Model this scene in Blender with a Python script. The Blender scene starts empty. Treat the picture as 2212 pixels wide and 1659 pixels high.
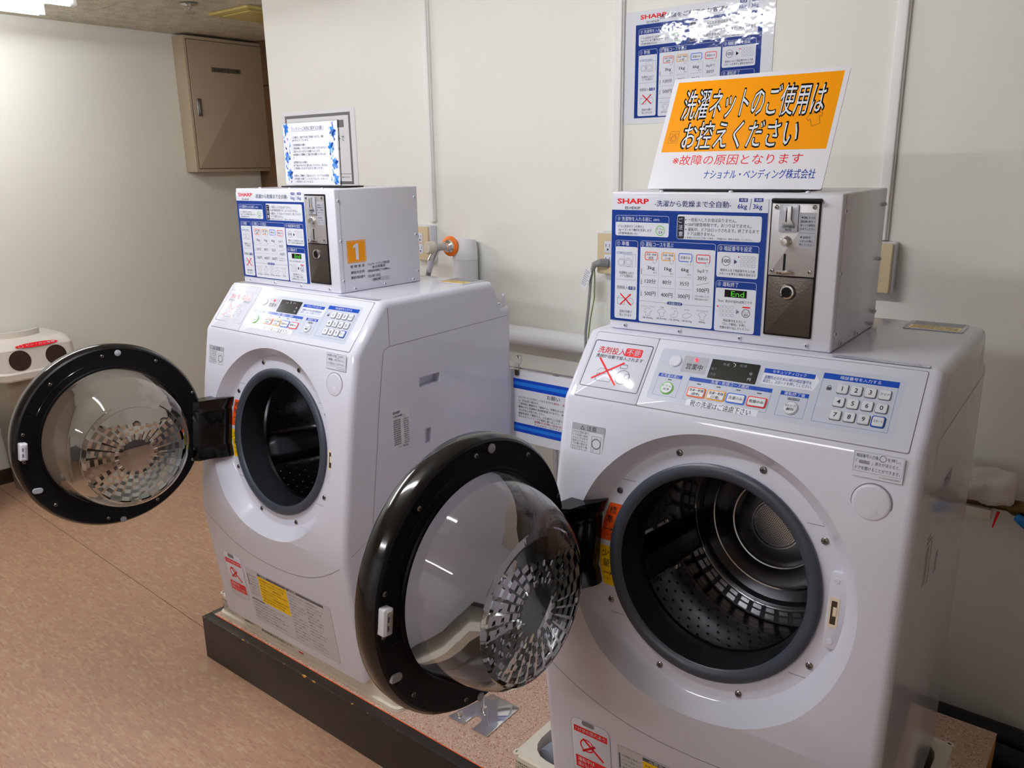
import bpy, bmesh, math, random
from mathutils import Matrix, Vector
S = bpy.context.scene
COL = S.collection
# ------------------------------------------------------------------ camera, world, exposure
cd = bpy.data.cameras.new('camera'); cam = bpy.data.objects.new('camera', cd); COL.objects.link(cam)
cam.location = (1.89949, -1.11316, 1.18335); cam.rotation_euler = (1.308264, 0.014882, 0.673836)
cd.sensor_width = 36.0; cd.lens = 36.0 * 1761.78 / 2212.0; cd.clip_start = 0.02
S.camera = cam
wd = bpy.data.worlds.new('world'); S.world = wd; wd.use_nodes = True
wd.node_tree.nodes['Background'].inputs[0].default_value = (.8, .85, 1, 1)
wd.node_tree.nodes['Background'].inputs[1].default_value = 0.02
S.view_settings.view_transform = 'Standard'; S.view_settings.look = 'None'
S.view_settings.gamma = 1.0; S.view_settings.use_curve_mapping = False
S.view_settings.exposure = 0.0
# ceiling fixtures, the last an unseen lamp added as frontal fill: centre x, y, length, direction (0 along x, 90 along y), tube offsets, radiance of the tubes
LAMPS = ((-1.435, -.17, 1.14, 90, (-.13, .13), 31.0), (.50, -.62, 1.15, 0, (0,), 98.0), (.95, -2.35, 1.15, 0, (0,), 70.0))
# light transport depth (the glass bowls need a few transmission bounces, the room a few diffuse ones)
S.cycles.max_bounces = 6; S.cycles.diffuse_bounces = 4; S.cycles.glossy_bounces = 3; S.cycles.transmission_bounces = 7; S.cycles.transparent_max_bounces = 8
S.cycles.caustics_reflective = False; S.cycles.caustics_refractive = False; S.cycles.use_light_tree = False; S.cycles.use_adaptive_sampling = True; S.cycles.adaptive_threshold = .02; S.cycles.adaptive_min_samples = 12
random.seed(7)
# ------------------------------------------------------------------ materials
def lin(c):
    return tuple((x / 255 / 12.92) if x <= 10 else ((x / 255 + .055) / 1.055) ** 2.4 for x in c) + (1,)
M = {}
def mat(name, col, rough=.5, metal=0, spec=.5, coat=0, bump=0, bscale=60, var=0, vscale=6, trans=0, ior=1.45, emit=0, stretch=None):
    m = bpy.data.materials.new(name); m.use_nodes = True; nt = m.node_tree
    p = nt.nodes['Principled BSDF']; c = lin(col)
    p.inputs['Base Color'].default_value = c; p.inputs['Roughness'].default_value = rough
    p.inputs['Metallic'].default_value = metal; p.inputs['Specular IOR Level'].default_value = spec
    p.inputs['IOR'].default_value = ior
    if coat: p.inputs['Coat Weight'].default_value = coat; p.inputs['Coat Roughness'].default_value = .04
    if trans: p.inputs['Transmission Weight'].default_value = trans
    if emit: p.inputs['Emission Color'].default_value = c; p.inputs['Emission Strength'].default_value = emit
    tc = nt.nodes.new('ShaderNodeTexCoord'); src = tc.outputs['Object']
    if stretch:
        mp = nt.nodes.new('ShaderNodeMapping'); mp.inputs['Scale'].default_value = stretch
        nt.links.new(src, mp.inputs[0]); src = mp.outputs[0]
    if bump:
        n = nt.nodes.new('ShaderNodeTexNoise'); n.inputs['Scale'].default_value = bscale; n.inputs['Detail'].default_value = 3
        b = nt.nodes.new('ShaderNodeBump'); b.inputs['Strength'].default_value = bump; b.inputs['Distance'].default_value = .01
        nt.links.new(src, n.inputs['Vector']); nt.links.new(n.outputs[0], b.inputs['Height']); nt.links.new(b.outputs[0], p.inputs['Normal'])
    if var:
        n = nt.nodes.new('ShaderNodeTexNoise'); n.inputs['Scale'].default_value = vscale; n.inputs['Detail'].default_value = 2
        r = nt.nodes.new('ShaderNodeValToRGB')
        r.color_ramp.elements[0].position = .3; r.color_ramp.elements[1].position = .7
        r.color_ramp.elements[0].color = tuple(x * (1 - var) for x in c[:3]) + (1,)
        r.color_ramp.elements[1].color = tuple(min(1, x * (1 + var)) for x in c[:3]) + (1,)
        nt.links.new(src, n.inputs['Vector']); nt.links.new(n.outputs[0], r.inputs[0]); nt.links.new(r.outputs[0], p.inputs['Base Color'])
    M[name] = m
    return m
def specks(name, base, cols, scale, rough, stretch=(1, 1, 1), fine=.12, soft=.05):
    """flooring: a base colour with flecks of other colours"""
    m = mat(name, base, rough); nt = m.node_tree; p = nt.nodes['Principled BSDF']
    tc = nt.nodes.new('ShaderNodeTexCoord'); mp = nt.nodes.new('ShaderNodeMapping'); mp.inputs['Scale'].default_value = stretch
    nt.links.new(tc.outputs['Object'], mp.inputs[0])
    prev = None
    n0 = nt.nodes.new('ShaderNodeTexNoise'); n0.inputs['Scale'].default_value = scale * .25; n0.inputs['Detail'].default_value = 3
    nt.links.new(mp.outputs[0], n0.inputs['Vector'])
    r0 = nt.nodes.new('ShaderNodeValToRGB'); b = lin(base)
    r0.color_ramp.elements[0].position = .35; r0.color_ramp.elements[1].position = .65
    r0.color_ramp.elements[0].color = tuple(x * (1 - fine) for x in b[:3]) + (1,); r0.color_ramp.elements[1].color = tuple(min(1, x * (1 + fine)) for x in b[:3]) + (1,)
    nt.links.new(n0.outputs[0], r0.inputs[0]); prev = r0.outputs[0]
    for i, (c, th, sc) in enumerate(cols):
        n = nt.nodes.new('ShaderNodeTexNoise'); n.inputs['Scale'].default_value = scale * sc; n.inputs['Detail'].default_value = 1
        ad = nt.nodes.new('ShaderNodeVectorMath'); ad.inputs[1].default_value = (i * 7.3, i * 3.1, i)
        nt.links.new(mp.outputs[0], ad.inputs[0]); nt.links.new(ad.outputs[0], n.inputs['Vector'])
        r = nt.nodes.new('ShaderNodeMapRange'); r.inputs[1].default_value = th; r.inputs[2].default_value = th + soft
        nt.links.new(n.outputs[0], r.inputs[0])
        x = nt.nodes.new('ShaderNodeMix'); x.data_type = 'RGBA'; x.inputs[7].default_value = lin(c)
        nt.links.new(r.outputs[0], x.inputs[0]); nt.links.new(prev, x.inputs[6]); prev = x.outputs[2]
    nt.links.new(prev, p.inputs['Base Color'])
    return m
mat('wall', (237, 236, 229), .55, var=.02, vscale=2)
mat('wall_left', (237, 236, 226), .5, var=.02, vscale=2)
mat('brown', (112, 84, 58), .5, var=.1, vscale=8)
mat('basebd', (62, 48, 38), .5)
specks('tile', (214, 208, 192), [((150, 142, 130), .62, 2.2), ((226, 220, 206), .66, 1.2)], 60, .9)
mat('tilegap', (90, 84, 76), .9)
specks('vinyl', (174, 136, 110), [((182, 154, 122), .54, 1), ((164, 120, 100), .56, 1.3), ((184, 160, 130), .64, 2)], 60, .38, (.55, 2.2, 1), .05, .14)
specks('plat_vinyl', (200, 168, 148), [((168, 112, 96), .60, 1), ((226, 204, 188), .60, 1.3), ((150, 104, 92), .66, 2)], 230, .5, (1, 1, 1), .04)
mat('white', (217, 217, 231), .10, spec=.5)
mat('steelwhite', (222, 222, 233), .2, spec=.5)
mat('panelw', (220, 222, 236), .1, spec=.6)
mat('seam', (138, 132, 138), .6)
mat('cream', (230, 222, 206), .4)
mat('conduit', (236, 235, 233), .4)
mat('plate', (214, 196, 160), .4)
mat('wpipe', (232, 232, 236), .45, bump=.05, bscale=25)
mat('cab', (178, 160, 138), .45)
mat('gasket', (58, 64, 75), .36, bump=.02, bscale=200)
mat('gasketdark', (30, 32, 36), .35)
mat('drum', (150, 150, 153), .22, 1, var=.2, vscale=12)
mat('drumback', (128, 128, 133), .24, .95)
mat('drumhi', (200, 200, 205), .2, 1)
mat('lifter', (58, 60, 66), .3)
mat('chrome', (225, 225, 228), .08, 1)
mat('steel', (186, 184, 186), .38, .55, var=.05, vscale=30)
mat('screwm', (150, 146, 140), .25, 1)
mat('blackgloss', (12, 12, 14), .12, spec=.6)
mat('black', (11, 11, 13), .45, spec=.3)
mat('rubber', (24, 24, 26), .55)
mat('glass', (244, 246, 246), .01, trans=1, ior=1.45)
mat('acrylic', (240, 245, 245), .02, trans=1, ior=1.4)
mat('cashdoor', (84, 76, 72), .35, .6, bump=.08, bscale=300)
mat('hosegrey', (150, 156, 168), .45)
mat('cordgrey', (140, 140, 142), .5)
mat('cordgreen', (110, 130, 60), .5)
mat('brass', (120, 96, 60), .35, 1)
mat('valveblue', (24, 120, 190), .35)
mat('orangeplastic', (240, 120, 20), .4)
mat('binwhite', (214, 205, 196), .4)
mat('binbody', (150, 138, 124), .4)
mat('binhole', (48, 26, 12), .8)
mat('platblack', (52, 44, 38), .42, var=.12, vscale=10)
mat('chipwood', (200, 140, 70), .7)
mat('keycap', (216, 218, 226), .3)
mat('ledred', (255, 50, 70), .3, emit=1.5)
mat('slotivory', (232, 214, 190), .5)
mat('vent', (196, 180, 110), .6)
mat('lampbody', (240, 240, 238), .5)
for i in range(3):
    mat('tube%d' % i, (255, 250, 240), .5, emit=LAMPS[i][5]); M['tube%d' % i].node_tree.nodes['Principled BSDF'].inputs['Emission Color'].default_value = (.975, 1, 1.035, 1)
# towel: fluffy white terry
mat('towel', (236, 226, 222), .95, bump=.6, bscale=220)
# laminated print: glossy and a little wavy
mat('lam', (232, 232, 240), .12, spec=.6, bump=.05, bscale=9)
mat('lamwave', (230, 232, 240), .06, spec=.8, bump=.13, bscale=15)
def thin(name, tint, rough=.02):
    m = bpy.data.materials.new(name); m.use_nodes = True; nt = m.node_tree
    for n in list(nt.nodes):
        if n.type == 'BSDF_PRINCIPLED': nt.nodes.remove(n)
    out = [n for n in nt.nodes if n.type == 'OUTPUT_MATERIAL'][0]
    t = nt.nodes.new('ShaderNodeBsdfTransparent'); t.inputs[0].default_value = tint + (1,)
    g = nt.nodes.new('ShaderNodeBsdfGlossy'); g.inputs['Roughness'].default_value = rough
    f = nt.nodes.new('ShaderNodeFresnel'); f.inputs[0].default_value = 1.4
    x = nt.nodes.new('ShaderNodeMixShader')
    nt.links.new(f.outputs[0], x.inputs[0]); nt.links.new(t.outputs[0], x.inputs[1]); nt.links.new(g.outputs[0], x.inputs[2]); nt.links.new(x.outputs[0], out.inputs[0])
    M[name] = m
thin('pane', (.86, .86, .87)); thin('clearfilm', (.93, .94, .95))
INK = dict(ink=(48, 48, 62), navy=(20, 56, 138), panelwhite=(226, 230, 242), red=(226, 32, 44), blueline=(50, 90, 170), grey=(128, 132, 146), green=(110, 200, 70), orange=(240, 92, 30), amber=(240, 168, 40),
           blue=(40, 100, 220), black=(14, 14, 16), led=(90, 220, 60), slate=(46, 54, 84), panelgrey=(196, 202, 218), silver=(176, 178, 188), headblue=(24, 74, 176), darkgrey=(92, 94, 100), signorange=(250, 160, 10),
           yellow=(250, 204, 0), signblue=(20, 84, 190), deepblue=(16, 70, 190), skyblue=(30, 120, 225), frame=(106, 104, 112), lightgrey=(204, 203, 211), flower1=(86, 140, 226), flower2=(24, 62, 140), flower3=(150, 190, 240), seam=(138, 132, 138), paper=(224, 225, 234), brownplate=(104, 94, 82), greenink=(20, 120, 60))
for k, c in INK.items(): mat('p_' + k, c, .15, spec=.4)
mat('p_chromep', (200, 200, 205), .2, 1)
# ------------------------------------------------------------------ mesh helpers
class Fr:
    """a frame on a surface: origin, in-plane axes, outward normal"""
    def __init__(s, O, U, V):
        s.O = Vector(O); s.U = Vector(U).normalized(); s.V = Vector(V).normalized(); s.N = s.U.cross(s.V).normalized()
    def __call__(s, u, v, n=0.0): return s.O + s.U * u + s.V * v + s.N * n
WORLD = Fr((0, 0, 0), (1, 0, 0), (0, 1, 0))
def rr2d(x0, y0, x1, y1, r, k=4):
    r = min(r, (x1 - x0) / 2 - 1e-6, (y1 - y0) / 2 - 1e-6)
    if r <= 1e-6: return [(x0, y0), (x1, y0), (x1, y1), (x0, y1)]
    P = []
    for cx, cy, a0 in ((x1 - r, y0 + r, -90), (x1 - r, y1 - r, 0), (x0 + r, y1 - r, 90), (x0 + r, y0 + r, 180)):
        for i in range(k + 1):
            a = math.radians(a0 + 90 * i / k); P.append((cx + r * math.cos(a), cy + r * math.sin(a)))
    return P
class MB:
    def __init__(s): s.v = []; s.f = []; s.m = []; s.mats = []
    def mi(s, m):
        if m not in s.mats: s.mats.append(m)
        return s.mats.index(m)
    def add(s, vs, fs, m):
        o = len(s.v); s.v += [tuple(v) for v in vs]; k = s.mi(m)
        for f in fs: s.f.append([i + o for i in f]); s.m.append(k)
        return s
    def prism(s, pts, h0, h1, m, fr=WORLD, back=True):
        n = len(pts)
        vs = [fr(x, y, h0) for x, y in pts] + [fr(x, y, h1) for x, y in pts]
        fs = [list(range(n, 2 * n))] + [[i, (i + 1) % n, n + (i + 1) % n, n + i] for i in range(n)]
        if back: fs.append(list(range(n - 1, -1, -1)))
        return s.add(vs, fs, m)
    def box(s, x0, y0, z0, x1, y1, z1, m, fr=WORLD): return s.prism([(x0, y0), (x1, y0), (x1, y1), (x0, y1)], z0, z1, m, fr)
    def rr(s, x0, y0, x1, y1, r, h0, h1, m, fr=WORLD, k=4): return s.prism(rr2d(x0, y0, x1, y1, r, k), h0, h1, m, fr)
    def pillow(s, x0, y0, x1, y1, r, h0, h1, e, m, fr=WORLD, k=4):
        """rounded rectangle with a chamfered top edge"""
        A = rr2d(x0, y0, x1, y1, r, k); B = rr2d(x0 + e, y0 + e, x1 - e, y1 - e, max(r - e, e), k); n = len(A)
        vs = [fr(x, y, h0) for x, y in A] + [fr(x, y, h1 - e) for x, y in A] + [fr(x, y, h1) for x, y in B]
        fs = [list(range(2 * n, 3 * n)), list(range(n - 1, -1, -1))]
        for j in (0, n): fs += [[j + i, j + (i + 1) % n, j + n + (i + 1) % n, j + n + i] for i in range(n)]
        return s.add(vs, fs, m)
    def lathe(s, prof, m, fr=WORLD, c=(0, 0), seg=48, closed=False, a0=0, a1=360):
        """prof: (r, height along the normal); axis through c of the frame"""
        vs = []; full = abs(a1 - a0) >= 359.9; k = seg if full else seg + 1
        for r, h in prof:
            for i in range(k):
                a = math.radians(a0 + (a1 - a0) * i / seg); vs.append(fr(c[0] + r * math.cos(a), c[1] + r * math.sin(a), h))
        fs = []; n = len(prof); rows = n if closed else n - 1
        for j in range(rows):
            for i in range(seg if not full else k):
                a, b = j * k + i, j * k + (i + 1) % k; jn = ((j + 1) % n) * k
                fs.append([a, b, jn + (i + 1) % k, jn + i])
        return s.add(vs, fs, m)
    def disc(s, x, y, r, h0, h1, m, fr=WORLD, k=16): return s.prism([(x + r * math.cos(2 * math.pi * i / k), y + r * math.sin(2 * math.pi * i / k)) for i in range(k)], h0, h1, m, fr)
    def tube(s, pts, r, m, seg=10, cap=True):
        P = [Vector(p) for p in pts]; rad = r if isinstance(r, (list, tuple)) else [r] * len(P)
        vs = []; ref = Vector((0, 0, 1))
        t0 = (P[1] - P[0]).normalized()
        if abs(t0.dot(ref)) > .9: ref = Vector((1, 0, 0))
        u = t0.cross(ref).normalized()
        for i, p in enumerate(P):
            t = (P[min(i + 1, len(P) - 1)] - P[max(i - 1, 0)]).normalized()
            u = (u - t * u.dot(t)).normalized(); w = t.cross(u)
            for j in range(seg):
                a = 2 * math.pi * j / seg; vs.append(p + (u * math.cos(a) + w * math.sin(a)) * rad[i])
        fs = []
        for i in range(len(P) - 1):
            for j in range(seg): fs.append([i * seg + j, i * seg + (j + 1) % seg, (i + 1) * seg + (j + 1) % seg, (i + 1) * seg + j])
        if cap: fs += [list(range(seg - 1, -1, -1)), [(len(P) - 1) * seg + j for j in range(seg)]]
        return s.add(vs, fs, m)
    def mesh(s, name, bevel=0, bseg=2, smooth=32, fix=True):
        me = bpy.data.meshes.new(name); me.from_pydata(s.v, [], s.f)
        for m in s.mats: me.materials.append(M[m])
        me.polygons.foreach_set('material_index', s.m)
        if bevel or fix:
            bm = bmesh.new(); bm.from_mesh(me)
            if bevel:
                bmesh.ops.remove_doubles(bm, verts=bm.verts, dist=1e-6)
                bmesh.ops.bevel(bm, geom=[e for e in bm.edges if e.is_manifold and e.calc_face_angle(0) > .5], offset=bevel, segments=bseg, profile=.5, affect='EDGES', clamp_overlap=True)
            if fix: bmesh.ops.recalc_face_normals(bm, faces=bm.faces)
            bm.to_mesh(me); bm.free()
        if smooth:
            me.polygons.foreach_set('use_smooth', [True] * len(me.polygons)); me.set_sharp_from_angle(angle=math.radians(smooth))
        me.update()
        return me
    def obj(s, name, parent=None, bevel=0, bseg=2, smooth=32, label=None, fix=True):
        o = bpy.data.objects.new(name, s.mesh(name, bevel, bseg, smooth, fix)); COL.objects.link(o)
        if parent: o.parent = parent
        if label: o['label'] = label
        return o
def tag(o, label, cat=None, group=None, kind=None):
    o['label'] = label
    if cat: o['category'] = cat
    if group: o['group'] = group
    if kind: o['kind'] = kind
    return o
def empty(name, loc=(0, 0, 0), rz=0):
    o = bpy.data.objects.new(name, None); COL.objects.link(o); o.location = loc; o.rotation_euler = (0, 0, rz); o.empty_display_size = .1
    return o
def copy_tree(o, parent=None):
    c = o.copy(); COL.objects.link(c)
    if parent: c.parent = parent
    for ch in list(o.children): copy_tree(ch, c)
    return c
def struct(o, label=None):
    o['kind'] = 'structure'
    if label: o['label'] = label
    return o
# ------------------------------------------------------------------ printed matter
GL = {}
def glyphs(t, bold):
    k = (t, bold)
    if k not in GL:
        c = bpy.data.curves.new('lettering', 'FONT'); c.body = t; c.size = 1; c.resolution_u = 2; c.offset = 0 if any(ord(q) > 0x2fff for q in t) else (.006, .014, .03, .03)[bold]
        o = bpy.data.objects.new('lettering', c); me = bpy.data.meshes.new_from_object(o)
        vs = [(v.co.x, v.co.y) for v in me.vertices]; fs = [list(p.vertices) for p in me.polygons]
        bpy.data.objects.remove(o); bpy.data.curves.remove(c); bpy.data.meshes.remove(me)
        xs = [v[0] for v in vs] or [0, 1]; ys = [v[1] for v in vs] or [0, 1]
        GL[k] = (vs, fs, min(xs), max(xs), min(ys), max(ys))
    return GL[k]
def printing(name, items, fr, parent, base=.00015, step=.00006, tf=None, obj=True, mb=None):
    """flat print on a surface: items in the plane coordinates of the frame"""
    b = mb or MB(); tf = tf or (lambda x, y: (x, y))
    def P(x, y, h): return fr(*tf(x, y), h)
    for it in items:
        k, lay, col = it[:3]; h = base + step * lay; m = 'p_' + col; a = it[3:]
        if k == 't':
            s, x0, x1, y, hh, bold = a; bold = max(bold, 1) if col == 'ink' else bold; vs, fs, gx0, gx1, gy0, gy1 = glyphs(s, bold)
            if not vs: continue
            sx = (x1 - x0) / max(gx1 - gx0, 1e-6)
            full = any(ord(c) > 0x2fff for c in s); cy = .36 if full else (gy0 + gy1) / 2; sy = hh / (.86 if full else max(gy1 - gy0, .3))
            if len(s) == 1 and not full: sx = min(sx, sy)
            # weight of the lettering: copies shifted by a fraction of the stroke
            sh = [(0, 0)] if not full or bold == 0 else ([(-.012, 0), (.012, 0)] if bold == 1 else [(.045 * math.cos(q * math.pi / 4), .045 * math.sin(q * math.pi / 4)) for q in range(8)])
            for ox, oy in sh: b.add([P((x0 + x1) / 2 + (vx + ox - (gx0 + gx1) / 2) * sx, y + (vy + oy - cy) * sy, h) for vx, vy in vs], fs, m)
        elif k in ('r', 'rr'):
            x0, y0, x1, y1, r, w = a; pts = rr2d(x0, y0, x1, y1, r, 3); b.add([P(x, y, h) for x, y in pts], [list(range(len(pts)))], m)
        elif k == 'ro':
            x0, y0, x1, y1, r, w = a; A = rr2d(x0, y0, x1, y1, max(r, .0003), 3); B = rr2d(x0 + w, y0 + w, x1 - w, y1 - w, max(r - w, .0002), 3); n = len(A)
            b.add([P(x, y, h) for x, y in A + B], [[i, (i + 1) % n, n + (i + 1) % n, n + i] for i in range(n)], m)
        elif k in ('c', 'co'):
            x, y, r, w = a; n = 20; c = [(math.cos(2 * math.pi * i / n), math.sin(2 * math.pi * i / n)) for i in range(n)]
            if k == 'c': b.add([P(x + u * r, y + v * r, h) for u, v in c], [list(range(n))], m)
            else: b.add([P(x + u * r, y + v * r, h) for u, v in c] + [P(x + u * (r - w), y + v * (r - w), h) for u, v in c], [[i, (i + 1) % n, n + (i + 1) % n, n + i] for i in range(n)], m)
        elif k == 'l':
            x0, y0, x1, y1, w = a; d = math.hypot(x1 - x0, y1 - y0) or 1; nx, ny = -(y1 - y0) / d * w / 2, (x1 - x0) / d * w / 2
            b.add([P(x0 - nx, y0 - ny, h), P(x1 - nx, y1 - ny, h), P(x1 + nx, y1 + ny, h), P(x0 + nx, y0 + ny, h)], [[0, 1, 2, 3]], m)
        elif k == 'p':
            pts = list(zip(a[0::2], a[1::2])); b.add([P(x, y, h) for x, y in pts], [list(range(len(pts)))], m)
    if not obj: return b
    o = b.obj(name, parent, smooth=0, fix=False)
    return o
def lines(x0, x1, y1, n, pitch, h, col='ink', lay=2, seedtxt='洗濯機の使用上のご注意をよくお読みになり正しくお使いください', frac=None):
    """n rows of small body text"""
    out = []
    for i in range(n):
        f = (frac[i % len(frac)] if frac else 1); k = max(4, int((x1 - x0) * f / (h * 1.12)))
        s = (seedtxt * 4)[(i * 7) % 20:(i * 7) % 20 + k]; out.append(('t', lay, col, s, x0, x0 + (x1 - x0) * f, y1 - i * pitch, h, 0))
    return out
# ------------------------------------------------------------------ the room (world axes follow the back wall; z = 0 near the machines' base)
FZ, CZ = -0.175, 1.823          # floor and ceiling heights
PZ = -0.045                     # top of the platform
XW, YW = -2.06, 0.95            # left wall, back wall
XR, YF, YN = 4.2, -3.6, 1.66   # right wall, wall behind the camera, end of the recess
# floor: slab with two welded vinyl sheets, the joint running beside the platform
fl = struct(MB().box(XW - .1, YF - .1, FZ - .12, XR + .1, YN + .1, FZ - .004, 'vinyl').obj('floor', smooth=0), 'pinkish brown marbled vinyl floor')
j0, j1 = .150, -.036            # joint height in y at x = -3.2 and x = 1.1 (it runs a little askew)
def jy(x): return .0715 + (x + 1.3695) * (.0223 - .0715) / (-.2557 + 1.3695)
for a, b, g in ((YF, None, -1), (None, YN, 1)):
    y0, y1 = jy(XW), jy(XR)
    if g < 0: pts = [(XW, YF), (XR, YF), (XR, y1 - .0010), (XW, y0 - .0010)]
    else: pts = [(XW, y0 + .0010), (XR, y1 + .0010), (XR, YN), (XW, YN)]
    MB().prism(pts, FZ - .004, FZ, 'vinyl').obj('vinyl_sheet', fl, smooth=0)
MB().prism([(XW, jy(XW) - .001), (XR, jy(XR) - .001), (XR, jy(XR) + .001), (XW, jy(XW) + .001)], FZ - .004, FZ - .0012, 'basebd').obj('sheet_joint', fl, smooth=0)
# ceiling: slab with rock wool tiles
ce = struct(MB().box(XW - .1, YF - .1, CZ + .012, XR + .1, YN + .1, CZ + .12, 'tilegap').obj('ceiling', smooth=0), 'low ceiling of speckled grey tiles')
tw, tl = .437, .874
tile = MB().box(0, 0, 0, tl - .0025, tw - .0025, .011, 'tile').mesh('tile', bevel=.0015, bseg=1, smooth=0)
iy = -9
for iy in range(-12, 2):
    for ix in range(-2, 8):
        x = -1.8 + ix * tl + (.437 if iy % 2 else 0); y = 1.105 + iy * tw
        if x + tl < XW + .01 or x > XR - .01 or y > YN - .01 or y + tw < YF: continue
        x0, x1, y0, y1 = max(x, XW), min(x + tl, XR), max(y, YF), min(y + tw, YN)
        if x1 - x0 < tl - .001 or y1 - y0 < tw - .001:
            t = MB().box(0, 0, 0, x1 - x0 - .0025, y1 - y0 - .0025, .011, 'tile').obj('tile', ce, smooth=0)
        else:
            t = bpy.data.objects.new('tile', tile); COL.objects.link(t); t.parent = ce
        t.location = (x0, y0, CZ)
# walls
struct(MB().box(XW - .1, YF - .1, FZ - .1, XW, YN + .1, CZ + .1, 'wall_left').obj('wall_left', smooth=0), 'cream wall at the left side of the room')
struct(MB().box(-.964, YW, FZ - .1, XR + .1, YN + .1, CZ + .1, 'wall').obj('wall_back', smooth=0), 'cream wall behind the washing machines')
struct(MB().box(XR, YF - .1, FZ - .1, XR + .1, YW + .1, CZ + .1, 'wall').obj('wall_right', smooth=0), 'cream wall at the right')
struct(MB().box(XW - .1, YF - .1, FZ - .1, XR + .1, YF, CZ + .1, 'wall').obj('wall_front', smooth=0), 'cream wall behind the viewer')
struct(MB().box(XW - .1, YN, FZ - .1, -.9, YN + .1, CZ + .1, 'wall_left').obj('wall_recess', smooth=0), 'end wall of the recess')
d1 = struct(MB().box(-2.055, YN - .03, FZ, -.97, YN, CZ - .001, 'brown').obj('door_1', bevel=.003), 'brown timber door in the recess beside the back wall')
MB().box(-2.05, YN - .034, 1.60, -.97, YN - .029, 1.606, 'basebd').obj('door_rail', d1, smooth=0)
struct(MB().box(XW, YF, FZ, XW + .008, YN - .03, FZ + .068, 'basebd').obj('baseboard_left', bevel=.002), 'dark brown vinyl baseboard on the left wall')
struct(MB().box(-.964, YW - .008, FZ, XR, YW, FZ + .03, 'basebd').obj('baseboard_back', bevel=.002), 'dark brown baseboard on the back wall')
# ceiling lamps; the third is an added fill lamp out of view
for i, (x, y, ln, ang, offs, _) in enumerate(LAMPS):
    t = empty('ceiling_lamp', (x, y, CZ), math.radians(ang)); L = ln / 2; hw = .08 + max(offs)
    MB().prism([(-hw, 0), (-hw + .025, -.030), (hw - .025, -.030), (hw, 0)], -L, L, 'lampbody', Fr((0, 0, 0), (0, 1, 0), (0, 0, 1))).obj('housing', t, smooth=0)
    for sy in offs:
        MB().tube([(-L + .02, sy, -.052), (L - .02, sy, -.052)], .017, 'tube%d' % i, 10).obj('tube', t)
        for e in (-L + .012, L - .012): MB().box(e - .012, sy - .014, -.068, e + .012, sy + .014, -.030, 'lampbody').obj('socket', t, bevel=.002)
    tag(t, ['fluorescent fixture on the ceiling near the left wall, top left corner', 'single tube fluorescent fixture on the ceiling above the machine fronts', 'added fill lamp, an unseen single tube fixture on the ceiling behind the viewer'][i], 'ceiling lamp', 'ceiling lamps')
t = empty('sprinkler_head', (-1.2886, .8407, CZ))
MB().lathe([(0, -.001), (.03, -.001), (.034, -.006), (.012, -.012), (.012, -.02), (0, -.02)], 'chrome', seg=20).obj('escutcheon', t)
MB().lathe([(0, -.02), (.006, -.02), (.006, -.034), (.02, -.036), (.02, -.039), (0, -.039)], 'chrome', seg=16).obj('deflector', t)
tag(t, 'small chrome sprinkler head on the ceiling above the cabinet', 'sprinkler')
t = empty('ceiling_vent', (-1.29, 1.15, CZ), math.radians(0))
MB().prism(rr2d(-.14, -.14, .14, .14, .01), -.012, -.0005, 'vent').obj('cover_plate', t, bevel=.003)
MB().prism(rr2d(-.10, -.10, .10, .10, .01), -.017, -.012, 'vent').obj('grille', t, bevel=.002)
tag(t, 'flat yellowish ventilation cover on the ceiling beside the wall edge', 'ceiling vent')
# wall cabinet
t = empty('wall_cabinet', (XW, 1.1985, 1.171))
MB().box(.0005, 0, 0, .10, .452, .640, 'cab').obj('body', t, bevel=.003)
d = MB().rr(.0155, .018, .4365, .622, .002, .0, .004, 'cab', Fr((.1, 0, 0), (0, 1, 0), (0, 0, 1))).obj('door', t, bevel=.0012)
F = Fr((.1, 0, 0), (0, 1, 0), (0, 0, 1))
b = MB()
for x0, y0, x1, y1 in ((.0125, .015, .4395, .0175), (.0125, .6225, .4395, .625), (.0125, .015, .015, .625), (.437, .015, .4395, .625)): b.box(x0, y0, 0, x1, y1, .0008, 'basebd', F)
b.obj('door_gap', t, smooth=0)
hb = MB(); hb.rr(.032, .268, .058, .352, .006, .004, .010, 'chrome', F); hb.rr(.036, .276, .054, .344, .004, .0095, .0115, 'p_darkgrey', F); hb.rr(.041, .283, .049, .337, .003, .011, .015, 'chrome', F); hb.obj('handle', d, bevel=.001)
npb = MB().rr(.135, .480, .300, .503, .001, .004, .0055, 'p_brownplate', F).obj('name_plate', d, label='small brown name plate')
printing('lettering', [('t', 0, 'ink', '給湯器リモコン盤', .145, .29, .4915, .013, 0)], F, d, base=.0057)
tag(t, 'beige steel cabinet with keyed handle hung high on the left wall', 'cabinet')
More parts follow.
